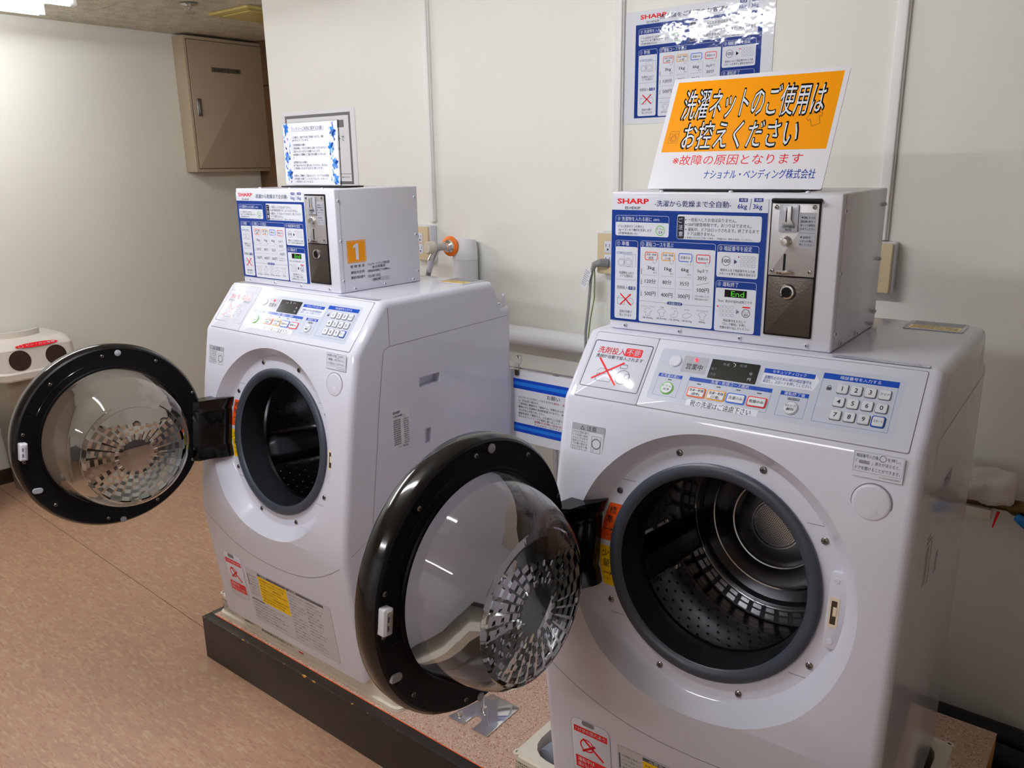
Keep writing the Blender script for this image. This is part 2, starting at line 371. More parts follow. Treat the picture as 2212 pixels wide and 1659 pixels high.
# wall conduits with outlet boxes
def conduit(x, zlo, label):
    t = empty('cable_conduit', (x, YW, zlo)); h = CZ - .001 - zlo
    MB().box(-.014, -.010, 0, .014, -.0005, h, 'conduit').obj('base', t, bevel=.001)
    MB().rr(-.0115, -.0165, .0115, -.009, .003, .0, h, 'conduit').obj('cover', t)
    tag(t, label, 'conduit', 'cable conduits on the back wall'); return t
def outlet(x, z, label, plug=False):
    t = empty('outlet_box', (x, YW, z)); F = Fr((0, -.042, 0), (1, 0, 0), (0, 0, 1))
    MB().box(-.040, -.036, -.060, .040, -.0005, .060, 'steelwhite').obj('back_box', t, bevel=.004)
    MB().pillow(-.037, -.0575, .037, .0575, .004, -.006, .002, .0015, 'plate', F).obj('cover_plate', t)
    for sz in (-.019, .019):
        s = MB().rr(-.0115, sz - .0165, .0115, sz + .0165, .001, .002, .0035, 'panelw', F).obj('socket', t, bevel=.0005)
        b = MB(); b.box(-.0068, sz + .0, .0036, -.0052, sz + .009, .0038, 'p_ink', F); b.box(.0052, sz, .0036, .0068, sz + .009, .0038, 'p_ink', F); b.disc(0, sz - .007, .003, .0036, .0038, 'p_ink', F, 10); b.obj('slot', s, smooth=0)
    tag(t, label, 'outlet', 'double outlets on the back wall'); return t
conduit(-.0935, 1.0, 'white cable conduit running up the wall behind the left machine')
outlet(-.1215, .927, 'beige double wall outlet just right of the left coin box')
conduit(.6395, 1.0, 'white cable conduit running up the wall left of the blue poster')
outlet(.636, .932, 'beige double wall outlet with a grey plug, left edge of right coin box')
conduit(1.365, 1.0, 'white cable conduit running up the wall right of the orange sign')
outlet(1.365, .938, 'beige wall outlet half hidden behind the right coin box')
# grey plug, cords and paper tag
t = empty('power_cord', (.62, YW, .905))
b = MB(); b.tube([(.016, -.046, 0), (.002, -.062, .002), (-.014, -.068, -.004), (-.022, -.066, -.02)], [.013, .012, .009, .006], 'cordgrey', 10); b.obj('plug', t)
b = MB(); b.tube([(-.022, -.066, -.018), (-.027, -.066, -.045), (-.028, -.075, -.12), (-.028, -.090, -.20), (-.026, -.090, -.34), (-.02, -.09, -.6)], .0042, 'cordgrey', 8); b.obj('cable', t)
b = MB(); b.tube([(-.018, -.062, -.01), (-.019, -.058, -.05), (-.012, -.070, -.10), (-.013, -.088, -.16), (-.016, -.094, -.22), (-.014, -.094, -.4)], .0018, 'cordgreen', 6); b.obj('earth_wire', t)
F = Fr((-.030, -.074, -.020), (.8, -.3, -.35), (-.35, 0, -1)); b = MB(); b.box(-.016, 0, -.0003, .016, .055, .0003, 'p_paper', F); b.obj('paper_tag', t, smooth=0, label='white printed paper tag'); printing('tag_printing', [('r', 0, 'ink', -.013, .004 + .006 * i, .010 - .004 * (i % 2), .0052 + .006 * i, 0, 0) for i in range(8)], F, t, base=.0005); printing('tag_printing', [('r', 0, 'ink', -.013, .004 + .006 * i, .010 - .004 * (i % 2), .0052 + .006 * i, 0, 0) for i in range(8)], F, t, base=-.0005)
tag(t, 'grey power plug and cord with a paper tag hanging from the wall outlet', 'power cord')
# pipes
def elbow(c, r, a0, a1, n=6): return [(c[0], c[1] - r * math.cos(math.radians(a0 + (a1 - a0) * i / n)), c[2] + r * math.sin(math.radians(a0 + (a1 - a0) * i / n))) for i in range(n + 1)]
t = empty('insulated_pipe', (.4, .905, .655))
MB().tube([(-.75, 0, 0), (.95, 0, 0)], .0305, 'wpipe', 24).obj('lagging', t)
for x in (-.3, .55): MB().lathe([(.0315, -.006), (.0325, -.006), (.0325, .006), (.0315, .006)], 'steelwhite', Fr((x, 0, 0), (0, 1, 0), (0, 0, 1)), closed=True, seg=24).obj('band', t)
for x in (-.5, .7): MB().box(x - .01, .024, -.02, x + .01, .0445, .02, 'steel').obj('wall_bracket', t)
tag(t, 'thick white lagged pipe running level along the back wall', 'pipe')
t = empty('riser_pipe', (.083, .9065, .66))
MB().tube([(0, 0, .0225), (0, 0, .22), (0, 0, .265), (0, .004, .29)], [.042, .042, .0415, .034], 'wpipe', 24).obj('lagging', t)
for z in (.16, .225): MB().lathe([(.0425, -.002), (.0435, -.001), (.0435, .001), (.0425, .002)], 'steelwhite', Fr((0, 0, z), (1, 0, 0), (0, 1, 0)), closed=True, seg=24).obj('tape_edge', t)
tag(t, 'white wrapped riser pipe ending below the orange tap collar', 'pipe')
t = empty('water_tap', (.060, .8625, .930))
F = Fr((0, 0, 0), (1, 0, 0), (0, 0, 1))
MB().lathe([(0, 0), (.033, 0), (.033, .004), (.026, .008), (0, .008)], 'orangeplastic', F, seg=24).obj('collar', t, label='orange plastic collar')
MB().lathe([(0, .008), (.022, .008), (.020, .014), (.012, .020), (.012, .03), (0, .03)], 'chrome', F, seg=20).obj('rosette', t)
MB().tube([(0, -.028, 0), (-.006, -.075, .002)], .012, 'steel', 14).obj('stem', t)
MB().lathe([(0, -.004), (.018, -.004), (.020, .0), (.020, .020), (.016, .026), (0, .026)], 'cream', Fr((-.006, -.078, .002), (1, -.1, 0), (0, 0, 1)), seg=18).obj('handle', t, label='cream round tap handle')
MB().tube([(-.004, -.062, -.004), (-.016, -.068, -.03), (-.020, -.070, -.042)], [.013, .013, .015], 'chrome', 14).obj('spout', t)
MB().tube([(-.020, -.070, -.042), (-.024, -.072, -.056), (-.030, -.074, -.078)], [.016, .010, .009], 'steelwhite', 12).obj('hose_coupling', t)
MB().tube([(-.029, -.074, -.070), (-.036, -.076, -.10), (-.038, -.07, -.16), (-.03, -.05, -.24)], .0085, 'hosegrey', 10).obj('supply_hose', t)
tag(t, 'wall water tap with an orange collar and grey hose', 'tap')
t = empty('water_pipe', (1.60, .885, .432))
MB().tube([(-.06, .0, .0), (.40, 0, 0)], .011, 'brass', 12).obj('pipe', t)
MB().box(-.0, -.012, -.040, .075, .0645, -.013, 'cream').obj('pipe_support', t, bevel=.003)
MB().prism([(.085, -.012), (.092, -.012), (.083, -.052), (.080, -.05)], .012, .016, 'p_red', Fr((0, 0, 0), (1, 0, 0), (0, 0, 1))).obj('red_pointer', t)
MB().tube([(.105, 0, 0), (.115, 0, 0), (.16, 0, 0), (.17, 0, 0)], [.012, .018, .018, .012], 'brass', 12).obj('valve_body', t)
MB().tube([(.125, -.022, -.012), (.145, -.032, -.020), (.20, -.036, -.026), (.215, -.036, -.026)], [.009, .012, .012, .008], 'valveblue', 12).obj('valve_handle', t, label='blue valve handle')
MB().tube([(.36, 0, 0), (.36, .0645, 0)], .012, 'brass', 12).obj('wall_elbow', t)
tag(t, 'brass water pipe with a blue valve handle on the wall at right', 'pipe')
# towel rolled round the pipe
b = MB(); n, k = 30, 22; vs = []; fs = []
for i in range(n + 1):
    u = i / n; x = -.035 + .150 * u; e = min(1, min(u, 1 - u) / .07); e = math.sqrt(max(.0, 1 - (1 - e) ** 2)) * .25 + .75
    for j in range(k):
        a = 2 * math.pi * j / k; r = (.041 + .004 * math.sin(5 * a + 9 * u) + .0025 * math.sin(17 * u + 2 * a)) * e + random.uniform(-.0008, .0008)
        vs.append((x, r * .8 * math.cos(a) - .002, 0.044 + r * .98 * math.sin(a) - .006 * u))
for i in range(n):
    for j in range(k): fs.append([i * k + j, i * k + (j + 1) % k, (i + 1) * k + (j + 1) % k, (i + 1) * k + j])
fs += [list(range(k)), [n * k + j for j in range(k)]]
b.add(vs, fs, 'towel'); o = b.obj('towel', smooth=60); o.location = (1.60, .885, .432)
tag(o, 'white terry towel rolled over the wall pipe right of the machine', 'towel')
# bins at the left wall
t = empty('recycling_bin', (-1.88, .245, FZ))
def ring(x0, y0, x1, y1, r, z): return [(x, y, z) for x, y in rr2d(x0, y0, x1, y1, r, 5)]
def loft(b, rings, m, cap0=True, cap1=True):
    n = len(rings[0]); vs = [p for r in rings for p in r]; fs = []
    for i in range(len(rings) - 1): fs += [[i * n + j, i * n + (j + 1) % n, (i + 1) * n + (j + 1) % n, (i + 1) * n + j] for j in range(n)]
    if cap0: fs.append(list(range(n - 1, -1, -1)))
    if cap1: fs.append([(len(rings) - 1) * n + j for j in range(n)])
    return b.add(vs, fs, m)
b = MB(); loft(b, [ring(-.10, -.10, .10, .10, .02, 0), ring(-.12, -.13, .125, .13, .03, .545), ], 'binbody'); b.obj('body', t)
b = MB(); loft(b, [ring(-.155, -.16, .172, .16, .04, 0.530), ring(-.16, -.165, .178, .165, .045, 0.537), ring(-.16, -.165, .178, .165, .045, 0.561), ring(-.155, -.158, .17, .158, .04, 0.567)], 'binwhite'); b.obj('collar', t)
b = MB(); loft(b, [ring(-.15, -.152, .165, .15, .03, .565), ring(-.15, -.15, .148, .148, .03, 0.655), ring(-.145, -.145, .125, .143, .03, 0.675), ring(-.12, -.13, .10, .13, .03, 0.687)], 'binwhite'); lid = b.obj('lid', t)
F = Fr((.1655, 0, 0.566), (0, 1, 0), (-.017, 0, .089))
for y in (-.078, .064): MB().disc(y, .046, .042, -.004, .0012, 'binhole', F, 28).obj('opening', lid, smooth=0, label='dark round opening')
b = MB(); Fh = Fr((.03, 0, 0.687), (0, 1, 0), (-1, 0, 0)); b.lathe([(.105, 0), (.105, .024), (.118, .024), (.118, 0)], 'binwhite', Fh, closed=False, seg=18, a0=-140, a1=-40, c=(-.02, .1)); b.obj('grip', lid)
F2 = Fr((.1405, 0, 0.663), (0, 1, 0), (-.2, 0, .18)); b = MB(); loftp = [(-.085 + .17 * i / 24, 0) for i in range(25)]
top = [(y, .012 * math.sqrt(max(0, 1 - (y / .085) ** 2))) for y, _ in loftp]; bot = [(y, -.012 * math.sqrt(max(0, 1 - (y / .085) ** 2))) for y, _ in reversed(loftp[1:-1])]
b.add([F2(x, y, .004) for x, y in bot[::-1] + top[::-1]] if False else [F2(x, y, .004) for x, y in top + bot], [list(range(len(top) + len(bot)))], 'p_red'); b.obj('red_label', lid, smooth=0, fix=False, label='red oval label with white lettering')
printing('lettering', [('t', 0, 'panelwhite', 'ビン・カン専用', -.04, .07, .001, .009, 1), ('co', 0, 'panelwhite', -.062, 0, .009, .001)], F2, lid, base=.0045)
tag(t, 'off-white recycling bin with two round openings behind the left open door', 'bin')
t = empty('waste_bin', (-1.855, -.16, FZ))
b = MB(); loft(b, [ring(-.16, -.165, .128, .165, .04, .018), ring(-.17, -.17, .136, .169, .04, .10), ring(-.17, -.17, .136, .169, .04, .36)], 'binwhite'); b.obj('body', t)
b = MB(); loft(b, [ring(-.175, -.175, .145, .175, .04, .36), ring(-.175, -.175, .145, .175, .04, .385), ring(-.15, -.15, .12, .15, .04, .40)], 'binwhite'); b.obj('lid', t)
for x in (-.13, .105):
    for y in (-.13, .135): MB().lathe([(0, 0), (.022, 0), (.024, .02), (0, .02)], 'binwhite', Fr((x, y, 0), (1, 0, 0), (0, 1, 0)), seg=16).obj('foot', t)
tag(t, 'white plastic bin with a small foot at the far left edge', 'bin')
# platform
t = empty('platform', (0, 0, 0))
X0, X1, Y0, Y1 = -.0985, 1.762, -.0560, .746
m = mat('platpaint', (42, 36, 33), .4); nt = m.node_tree; p = nt.nodes['Principled BSDF']
tc = nt.nodes.new('ShaderNodeTexCoord'); sp = nt.nodes.new('ShaderNodeSeparateXYZ'); nt.links.new(tc.outputs['Object'], sp.inputs[0])
nz = nt.nodes.new('ShaderNodeTexNoise'); nz.inputs['Scale'].default_value = 34; nz.inputs['Detail'].default_value = 8; nt.links.new(tc.outputs['Object'], nz.inputs['Vector'])
# chipped paint: bare wood where the worn arris is knocked back
ed = nt.nodes.new('ShaderNodeMath'); ed.operation = 'SUBTRACT'; nt.links.new(sp.outputs[2], ed.inputs[0]); ed.inputs[1].default_value = PZ
sc = nt.nodes.new('ShaderNodeMath'); sc.operation = 'MULTIPLY'; nt.links.new(ed.outputs[0], sc.inputs[0]); sc.inputs[1].default_value = 28.0
y_ = nt.nodes.new('ShaderNodeMath'); y_.operation = 'SUBTRACT'; y_.inputs[0].default_value = Y0; nt.links.new(sp.outputs[1], y_.inputs[1])
y2 = nt.nodes.new('ShaderNodeMath'); y2.operation = 'MULTIPLY'; nt.links.new(y_.outputs[0], y2.inputs[0]); y2.inputs[1].default_value = 28.0
s1 = nt.nodes.new('ShaderNodeMath'); s1.operation = 'ADD'; nt.links.new(sc.outputs[0], s1.inputs[0]); nt.links.new(y2.outputs[0], s1.inputs[1])
s2 = nt.nodes.new('ShaderNodeMath'); s2.operation = 'ADD'; nt.links.new(s1.outputs[0], s2.inputs[0]); nt.links.new(nz.outputs[0], s2.inputs[1])
g = nt.nodes.new('ShaderNodeMath'); g.operation = 'GREATER_THAN'; nt.links.new(s2.outputs[0], g.inputs[0]); g.inputs[1].default_value = .60
mx = nt.nodes.new('ShaderNodeMix'); mx.data_type = 'RGBA'; mx.inputs[6].default_value = lin((42, 36, 33)); mx.inputs[7].default_value = lin((196, 138, 70))
nt.links.new(g.outputs[0], mx.inputs[0]); nt.links.new(mx.outputs[2], p.inputs['Base Color'])
MB().box(X0, Y0, FZ, X1, Y0 + .0275, PZ, 'platpaint').obj('front_board', t, bevel=.0012)
MB().box(X0, Y0 + .0277, FZ, X0 + .018, Y1, PZ, 'platpaint').obj('side_board', t, bevel=.001)
MB().box(X1 - .018, Y0 + .0277, FZ, X1, Y1, PZ - .0021, 'chipwood').obj('side_board', t, bevel=.001)
MB().box(X0 + .0182, Y1 - .018, FZ, X1 - .0182, Y1, PZ - .0021, 'chipwood').obj('back_board', t, bevel=.001)
MB().box(X0 + .0182, Y0 + .0277, PZ - .020, X1 - .0182, Y1 - .0182, PZ - .0021, 'chipwood').obj('deck', t, smooth=0)
MB().box(X0 + .0182, Y0 + .0277, PZ - .002, X1, Y1, PZ, 'plat_vinyl').obj('vinyl_top', t, smooth=0, label='pink speckled vinyl top')
MB().box(X0 + .03, Y0 + .0265, PZ - .0018, X1, Y0 + .0282, PZ + .0004, 'p_orange').obj('edge_line', t, smooth=0)
tag(t, 'low black platform with a pink speckled vinyl top under both machines', 'platform')
# drain pans
def pan(x0, x1, y0, y1, label, labels=True):
    t = empty('drain_pan', (x0, y0, PZ)); W, D, Hh, w = x1 - x0, y1 - y0, .066, .028
    b = MB(); A = rr2d(0, 0, W, D, .02, 4); A2 = rr2d(.006, .006, W - .006, D - .006, .018, 4); B = rr2d(w, w, W - w, D - w, .05, 4); C = rr2d(w + .006, w + .006, W - w - .006, D - w - .006, .046, 4); n = len(A)
    R = [[(x, y, .0005) for x, y in A], [(x, y, .010) for x, y in A], [(x, y, .012) for x, y in A2], [(x, y, Hh - .004) for x, y in A2], [(x + (W / 2 - x) * .012, y + (D / 2 - y) * .012, Hh) for x, y in A2], [(x, y, Hh) for x, y in B], [(x, y, .008) for x, y in C]]
    loft(b, R, 'cream'); b.obj('tray', t, smooth=40)
    F = Fr((0, .006, 0), (1, 0, 0), (0, 0, 1))
    it = []
    if labels:
        it += lines(.015, .085, .050, 6, .006, .0042) + [('t', 1, 'ink', '洗濯機用防水パン', .12, .165, .022, .006, 1), ('t', 1, 'ink', '据付説明書を必ずお読みください', .20, .34, .020, .007, 1), ('r', 1, 'red', .36, .014, .38, .018, 0, 0)]
        printing('printed_label', it, F, t)
    for x in (.014, W - .014):
        for y in (.014, D - .014): MB().lathe([(.004, Hh + .0002), (.009, Hh + .0002), (.009, Hh - .003), (.004, Hh - .004)], 'cream', Fr((x, y, 0), (1, 0, 0), (0, 1, 0)), seg=16).obj('corner_boss', t)
    tag(t, label, 'drain pan', 'drain pans under the machines'); return t
pan(-.072, .664, -.018, .58, 'white drain pan under the left washing machine')
pan(.995, 1.712, -.0214, .565, 'cream drain pan with a hose under the right washing machine')
# corrugated drain hose curled in the right pan
t = empty('drain_hose', (1.055, .078, PZ + .009)); P = []
for i in range(61):
    u = i / 60; a = math.radians(186 - 124 * u); x_ = .060 + .065 * math.cos(a) + .015 * u; P.append((x_, -.03 + .10 * math.sin(a), .0195 + .016 * max(0, min(1, (.045 - x_) / .04))))
b = MB(); Pf = []; rr_ = []
for i in range(len(P) * 3 - 2):
    u = i / 3; k = min(int(u), len(P) - 2); f = u - k; Pf.append(tuple(P[k][c] * (1 - f) + P[k + 1][c] * f for c in range(3))); rr_.append(.0190 if (i % 3) else .0165)
b.tube(Pf, rr_, 'hosegrey', 14); b.obj('corrugated_tube', t, smooth=25)
MB().tube([P[-1], (P[-1][0] + .004, P[-1][1] - .03, P[-1][2])], .016, 'cordgrey', 14).obj('hose_end', t)
tag(t, 'grey corrugated drain hose curled inside the right drain pan', 'hose')
# black hoses on the floor behind the platform
for i, (pts, r, lab) in enumerate([([(1.50, .80, .032), (1.62, .82, .032), (1.85, .80, .032), (2.05, .70, .032), (2.2, .55, .032)], .030, 'black rubber hose lying on the floor nearest the platform end'),
                         ([(1.45, .892, .030), (1.7, .895, .030), (2.0, .885, .030), (2.3, .80, .030)], .028, 'black rubber hose lying on the floor against the back wall'),
                         ([(1.84, .735, .036), (1.83, .60, .036), (1.845, .42, .036), (1.90, .30, .036)], .034, 'thick black rubber hose on the floor beside the platform end')]):
    o = empty('rubber_hose', (0, 0, FZ)); n = len(pts); Q = []
    for k in range(n - 1):
        for f in range(8): Q.append(tuple(pts[k][c] + (pts[k + 1][c] - pts[k][c]) * f / 8 for c in range(3)))
    Q.append(pts[-1]); MB().tube(Q, r, 'rubber', 12).obj('hose_wall', o); MB().tube([Q[-1], tuple(Q[-1][c] + (Q[-1][c] - Q[-2][c]) * .6 for c in range(3))], r * 1.12, 'rubber', 12).obj('end_collar', o)
    tag(o, lab, 'hose', 'black hoses on the floor')
COIN=[
('r',0,'panelwhite',0.0343,0.9156,0.3061,1.1275,0,0),
('r',1,'navy',0.0343,0.9156,0.3061,1.1065,0,0),
('t',3,'red','SHARP',0.0445,0.1042,1.1212,0.0089,2),
('t',3,'ink','ES-HD63P',0.0595,0.0886,1.1103,0.0045,0),
('t',3,'navy','-洗濯から乾燥まで全自動-',0.1148,0.247,1.1179,0.0094,1),
('r',1,'navy',0.2594,1.1225,0.2733,1.1282,0.0,0.0),
('t',3,'panelwhite','洗濯',0.2613,0.2717,1.1254,0.0037,0),
('r',1,'navy',0.2834,1.1228,0.2977,1.1285,0.0,0.0),
('t',3,'panelwhite','洗乾',0.2854,0.2961,1.1256,0.0036,0),
('t',3,'navy','6kg',0.2573,0.2727,1.1147,0.0094,1),
('t',3,'navy','3kg',0.2822,0.2968,1.1147,0.0093,1),
('l',2,'navy',0.2771,1.1108,0.2793,1.1281,0.0008),
('ro',3,'panelwhite',0.0417,1.0635,0.1419,1.0978,0.004,0.0005),
('rr',2,'panelwhite',0.0419,1.0635,0.1417,1.0865,0.003,0.0),
('t',3,'panelwhite','⓪ 洗濯物を入れる前に',0.0456,0.1104,1.0917,0.0067,0),
('t',3,'panelwhite','(無料)',0.1133,0.1247,1.0913,0.0035,0),
('t',3,'ink','ドラム洗浄ボタンを押すと',0.0472,0.0963,1.0791,0.0045,0),
('t',3,'ink','Ag+イオン水で槽内を洗浄します',0.0473,0.1103,1.0734,0.0045,0),
('t',3,'ink','(所要時間:約1分)',0.0474,0.0844,1.0673,0.004,0),
('co',3,'green',0.1263,1.0739,0.0085,0.0012),
('t',3,'ink','ドラム',0.1205,0.1324,1.0763,0.0035,0),
('t',3,'ink','洗浄',0.1226,0.1307,1.071,0.0039,0),
('ro',3,'panelwhite',0.1564,1.0617,0.2976,1.0989,0.004,0.0005),
('rr',2,'panelwhite',0.1566,1.0617,0.2974,1.1011,0.003,0.0),
('rr',3,'ink',0.1571,1.0623,0.1695,1.0983,0.002,0.0),
('t',4,'panelwhite','ご',0.1588,0.1661,1.0915,0.0073,0),
('t',4,'panelwhite','注',0.1592,0.1666,1.0807,0.0073,0),
('t',4,'panelwhite','意',0.1597,0.1671,1.0699,0.0073,0),
('t',3,'ink','一度投入したお金は戻りません。',0.175,0.2573,1.0932,0.0057,0),
('t',3,'ink','100円硬貨専用です。おつりはでません。',0.1753,0.282,1.0855,0.0056,0),
('t',3,'ink','運転中、ドアはロックされます。終了するまで',0.1757,0.2937,1.0778,0.0056,0),
('t',3,'ink','ドアは開きません。',0.1759,0.2223,1.0709,0.0057,0),
('t',3,'ink','※ 乾燥が不十分だと感じた場合、「乾燥のみ」運転を追加してください。',0.1717,0.2847,1.0646,0.0029,0),
('c',3,'ink',0.1715,1.093,0.0011,0.0),
('c',3,'ink',0.1719,1.0856,0.0011,0.0),
('c',3,'ink',0.1722,1.0775,0.0011,0.0),
('ro',3,'panelwhite',0.0426,0.9197,0.0857,1.0556,0.004,0.0005),
('rr',2,'panelwhite',0.0428,0.9197,0.0855,1.0448,0.003,0.0),
('t',3,'panelwhite','① 準備',0.0453,0.0685,1.0499,0.0072,0),
('ro',3,'blueline',0.0445,1.0323,0.0755,1.0357,0.001,0.0004),
('t',3,'blueline','ドア開ボタンを押す',0.0459,0.0742,1.034,0.0034,0),
('co',3,'grey',0.0541,1.0179,0.0068,0.0005),
('co',3,'grey',0.0541,1.0179,0.005,0.0004),
('ro',3,'grey',0.0596,1.0107,0.077,1.0315,0.001,0.0005),
('co',3,'grey',0.068,1.0187,0.0072,0.0006),
('co',3,'grey',0.068,1.0187,0.0045,0.0005),
('l',3,'grey',0.0765,1.0324,0.0822,1.0318,0.0005),
('l',3,'grey',0.0822,1.0318,0.0828,1.0111,0.0005),
('t',3,'ink','洗濯物を入れて',0.0502,0.0793,1.0,0.0045,0),
('t',3,'ink','ドアを閉める',0.0529,0.077,0.9946,0.0045,0),
('l',3,'blueline',0.044,0.988,0.0842,0.9885,0.0004),
('t',3,'ink','洗剤投入',0.0461,0.0686,0.9742,0.0059,0),
('rr',3,'navy',0.0693,0.9713,0.0826,0.9775,0.0015,0.0),
('t',4,'panelwhite','不要',0.0707,0.0815,0.9743,0.0054,0),
('ro',3,'grey',0.0478,0.9443,0.063,0.9561,0.001,0.0006),
('l',3,'grey',0.0478,0.9561,0.0523,0.9594,0.0005),
('co',3,'grey',0.0736,0.9509,0.0063,0.0006),
('ro',3,'grey',0.0689,0.9598,0.0741,0.9639,0.001,0.0005),
('l',5,'red',0.0535,0.9636,0.0753,0.9442,0.0022),
('l',5,'red',0.0742,0.9639,0.0532,0.9439,0.0022),
('t',3,'ink','洗剤が自動で',0.0524,0.0771,0.9325,0.0045,0),
('t',3,'ink','投入されます',0.0526,0.0767,0.9262,0.0045,0),
('ro',3,'panelwhite',0.0907,0.9179,0.225,1.0564,0.004,0.0005),
('rr',2,'panelwhite',0.0909,0.9179,0.2248,1.0461,0.003,0.0),
('t',3,'panelwhite','② 運転コースを選ぶ',0.0923,0.1514,1.0506,0.0074,0),
('ro',3,'orange',0.0993,1.0243,0.1233,1.0383,0.003,0.0013),
('t',3,'ink','洗濯〜乾燥',0.1019,0.1205,1.0338,0.0035,0),
('t',3,'ink','(標準)',0.106,0.1169,1.0282,0.004,0),
('c',4,'panelwhite',0.118,1.0227,0.0033,0.0),
('co',5,'grey',0.118,1.0227,0.0033,0.0004),
('l',4,'panelwhite',0.1165,1.0257,0.1168,1.0296,0.0022),
('ro',3,'amber',0.1302,1.0245,0.1543,1.0387,0.003,0.0013),
('t',3,'ink','洗濯〜乾燥',0.1327,0.1516,1.0341,0.0035,0),
('t',3,'ink','(少量)',0.1367,0.1481,1.0285,0.0039,0),
('c',4,'panelwhite',0.1492,1.023,0.0032,0.0),
('co',5,'grey',0.1492,1.023,0.0032,0.0004),
('l',4,'panelwhite',0.1477,1.0259,0.148,1.0298,0.0022),
('ro',3,'blue',0.1612,1.0248,0.1855,1.0388,0.003,0.0013),
('t',3,'ink','洗濯のみ',0.1648,0.182,1.0316,0.0043,0),
('c',4,'panelwhite',0.1806,1.0232,0.0032,0.0),
('co',5,'grey',0.1806,1.0232,0.0032,0.0004),
('l',4,'panelwhite',0.1791,1.0261,0.1793,1.0299,0.0022),
('ro',3,'red',0.1922,1.0244,0.2168,1.0384,0.003,0.0013),
('t',3,'ink','乾燥のみ',0.1957,0.2133,1.0312,0.0042,0),
('c',4,'panelwhite',0.212,1.0229,0.0032,0.0),
('co',5,'grey',0.212,1.0229,0.0032,0.0004),
('l',4,'panelwhite',0.2105,1.0258,0.2108,1.0295,0.0022),
('t',3,'ink','3kg',0.1045,0.1184,1.0108,0.0075,0),
('t',3,'ink','まで',0.1158,0.1223,1.0036,0.0031,0),
('t',3,'ink','1kg',0.1364,0.1495,1.0107,0.0074,0),
('t',3,'ink','まで',0.1474,0.1533,1.0036,0.003,0),
('t',3,'ink','6kg',0.1666,0.1802,1.0112,0.0073,0),
('t',3,'ink','まで',0.1784,0.1846,1.0042,0.003,0),
('t',3,'ink','3kgまで',0.195,0.2141,1.0118,0.0051,0),
('t',3,'ink','120分',0.1008,0.1211,0.9887,0.0075,0),
('t',3,'ink','80分',0.1337,0.1499,0.989,0.0074,0),
('t',3,'ink','35分',0.1649,0.1819,0.9889,0.0073,0),
('t',3,'ink','30分',0.1962,0.2124,1.0,0.0072,0),
('t',3,'ink','500円',0.1007,0.1211,0.9677,0.0079,0),
('t',3,'ink','400円',0.1315,0.1524,0.9676,0.0078,0),
('t',3,'ink','300円',0.1625,0.1835,0.9677,0.0077,0),
('t',3,'ink','100円',0.1965,0.2168,0.9805,0.0076,0),
('t',3,'ink','ボタンを押すことで',0.1926,0.2169,0.9701,0.0027,0),
('t',3,'ink','時間を追加できます',0.1929,0.2164,0.9651,0.0027,0),
('t',3,'ink','洗',0.0923,0.0948,1.0082,0.0024,0),
('t',3,'ink','濯',0.0924,0.0949,1.0051,0.0024,0),
('t',3,'ink','量',0.0925,0.095,1.002,0.0024,0),
('t',3,'ink','洗',0.0926,0.0951,0.99,0.0024,0),
('t',3,'ink','濯',0.0927,0.0952,0.9869,0.0024,0),
('t',3,'ink','量',0.0928,0.0953,0.9838,0.0024,0),
('t',3,'ink','洗',0.0927,0.0952,0.9699,0.0024,0),
('t',3,'ink','濯',0.0928,0.0953,0.9668,0.0024,0),
('t',3,'ink','量',0.0929,0.0954,0.9637,0.0024,0),
('l',3,'grey',0.1249,1.0385,0.1262,0.9598,0.0003),
('l',3,'grey',0.1559,1.038,0.1576,0.9607,0.0003),
('l',3,'grey',0.1872,1.0376,0.1893,0.9616,0.0003),
('c',3,'ink',0.0941,0.9989,0.0004,0.0),
('c',3,'ink',0.0963,0.9989,0.0004,0.0),
('c',3,'ink',0.0984,0.9989,0.0004,0.0),
('c',3,'ink',0.1005,0.9989,0.0004,0.0),
('c',3,'ink',0.1026,0.9989,0.0004,0.0),
('c',3,'ink',0.1047,0.9989,0.0004,0.0),
('c',3,'ink',0.1068,0.9989,0.0004,0.0),
('c',3,'ink',0.1089,0.9989,0.0004,0.0),
('c',3,'ink',0.111,0.999,0.0004,0.0),
('c',3,'ink',0.1131,0.999,0.0004,0.0),
('c',3,'ink',0.1152,0.999,0.0004,0.0),
('c',3,'ink',0.1173,0.999,0.0004,0.0),
('c',3,'ink',0.1193,0.999,0.0004,0.0),
('c',3,'ink',0.1214,0.999,0.0004,0.0),
('c',3,'ink',0.1305,0.9991,0.0004,0.0),
('c',3,'ink',0.1323,0.9991,0.0004,0.0),
('c',3,'ink',0.134,0.9991,0.0004,0.0),
('c',3,'ink',0.1357,0.9991,0.0004,0.0),
('c',3,'ink',0.1374,0.9991,0.0004,0.0),
('c',3,'ink',0.1391,0.9991,0.0004,0.0),
('c',3,'ink',0.1408,0.9991,0.0004,0.0),
('c',3,'ink',0.1425,0.9991,0.0004,0.0),
('c',3,'ink',0.1442,0.9991,0.0004,0.0),
('c',3,'ink',0.1459,0.9992,0.0004,0.0),
('c',3,'ink',0.1476,0.9992,0.0004,0.0),
('c',3,'ink',0.1493,0.9992,0.0004,0.0),
('c',3,'ink',0.151,0.9992,0.0004,0.0),
('c',3,'ink',0.1526,0.9992,0.0004,0.0),
('c',3,'ink',0.1621,0.9992,0.0004,0.0),
('c',3,'ink',0.1638,0.9993,0.0004,0.0),
('c',3,'ink',0.1656,0.9993,0.0004,0.0),
('c',3,'ink',0.1673,0.9993,0.0004,0.0),
('c',3,'ink',0.169,0.9993,0.0004,0.0),
('c',3,'ink',0.1707,0.9993,0.0004,0.0),
('c',3,'ink',0.1725,0.9993,0.0004,0.0),
('c',3,'ink',0.1742,0.9993,0.0004,0.0),
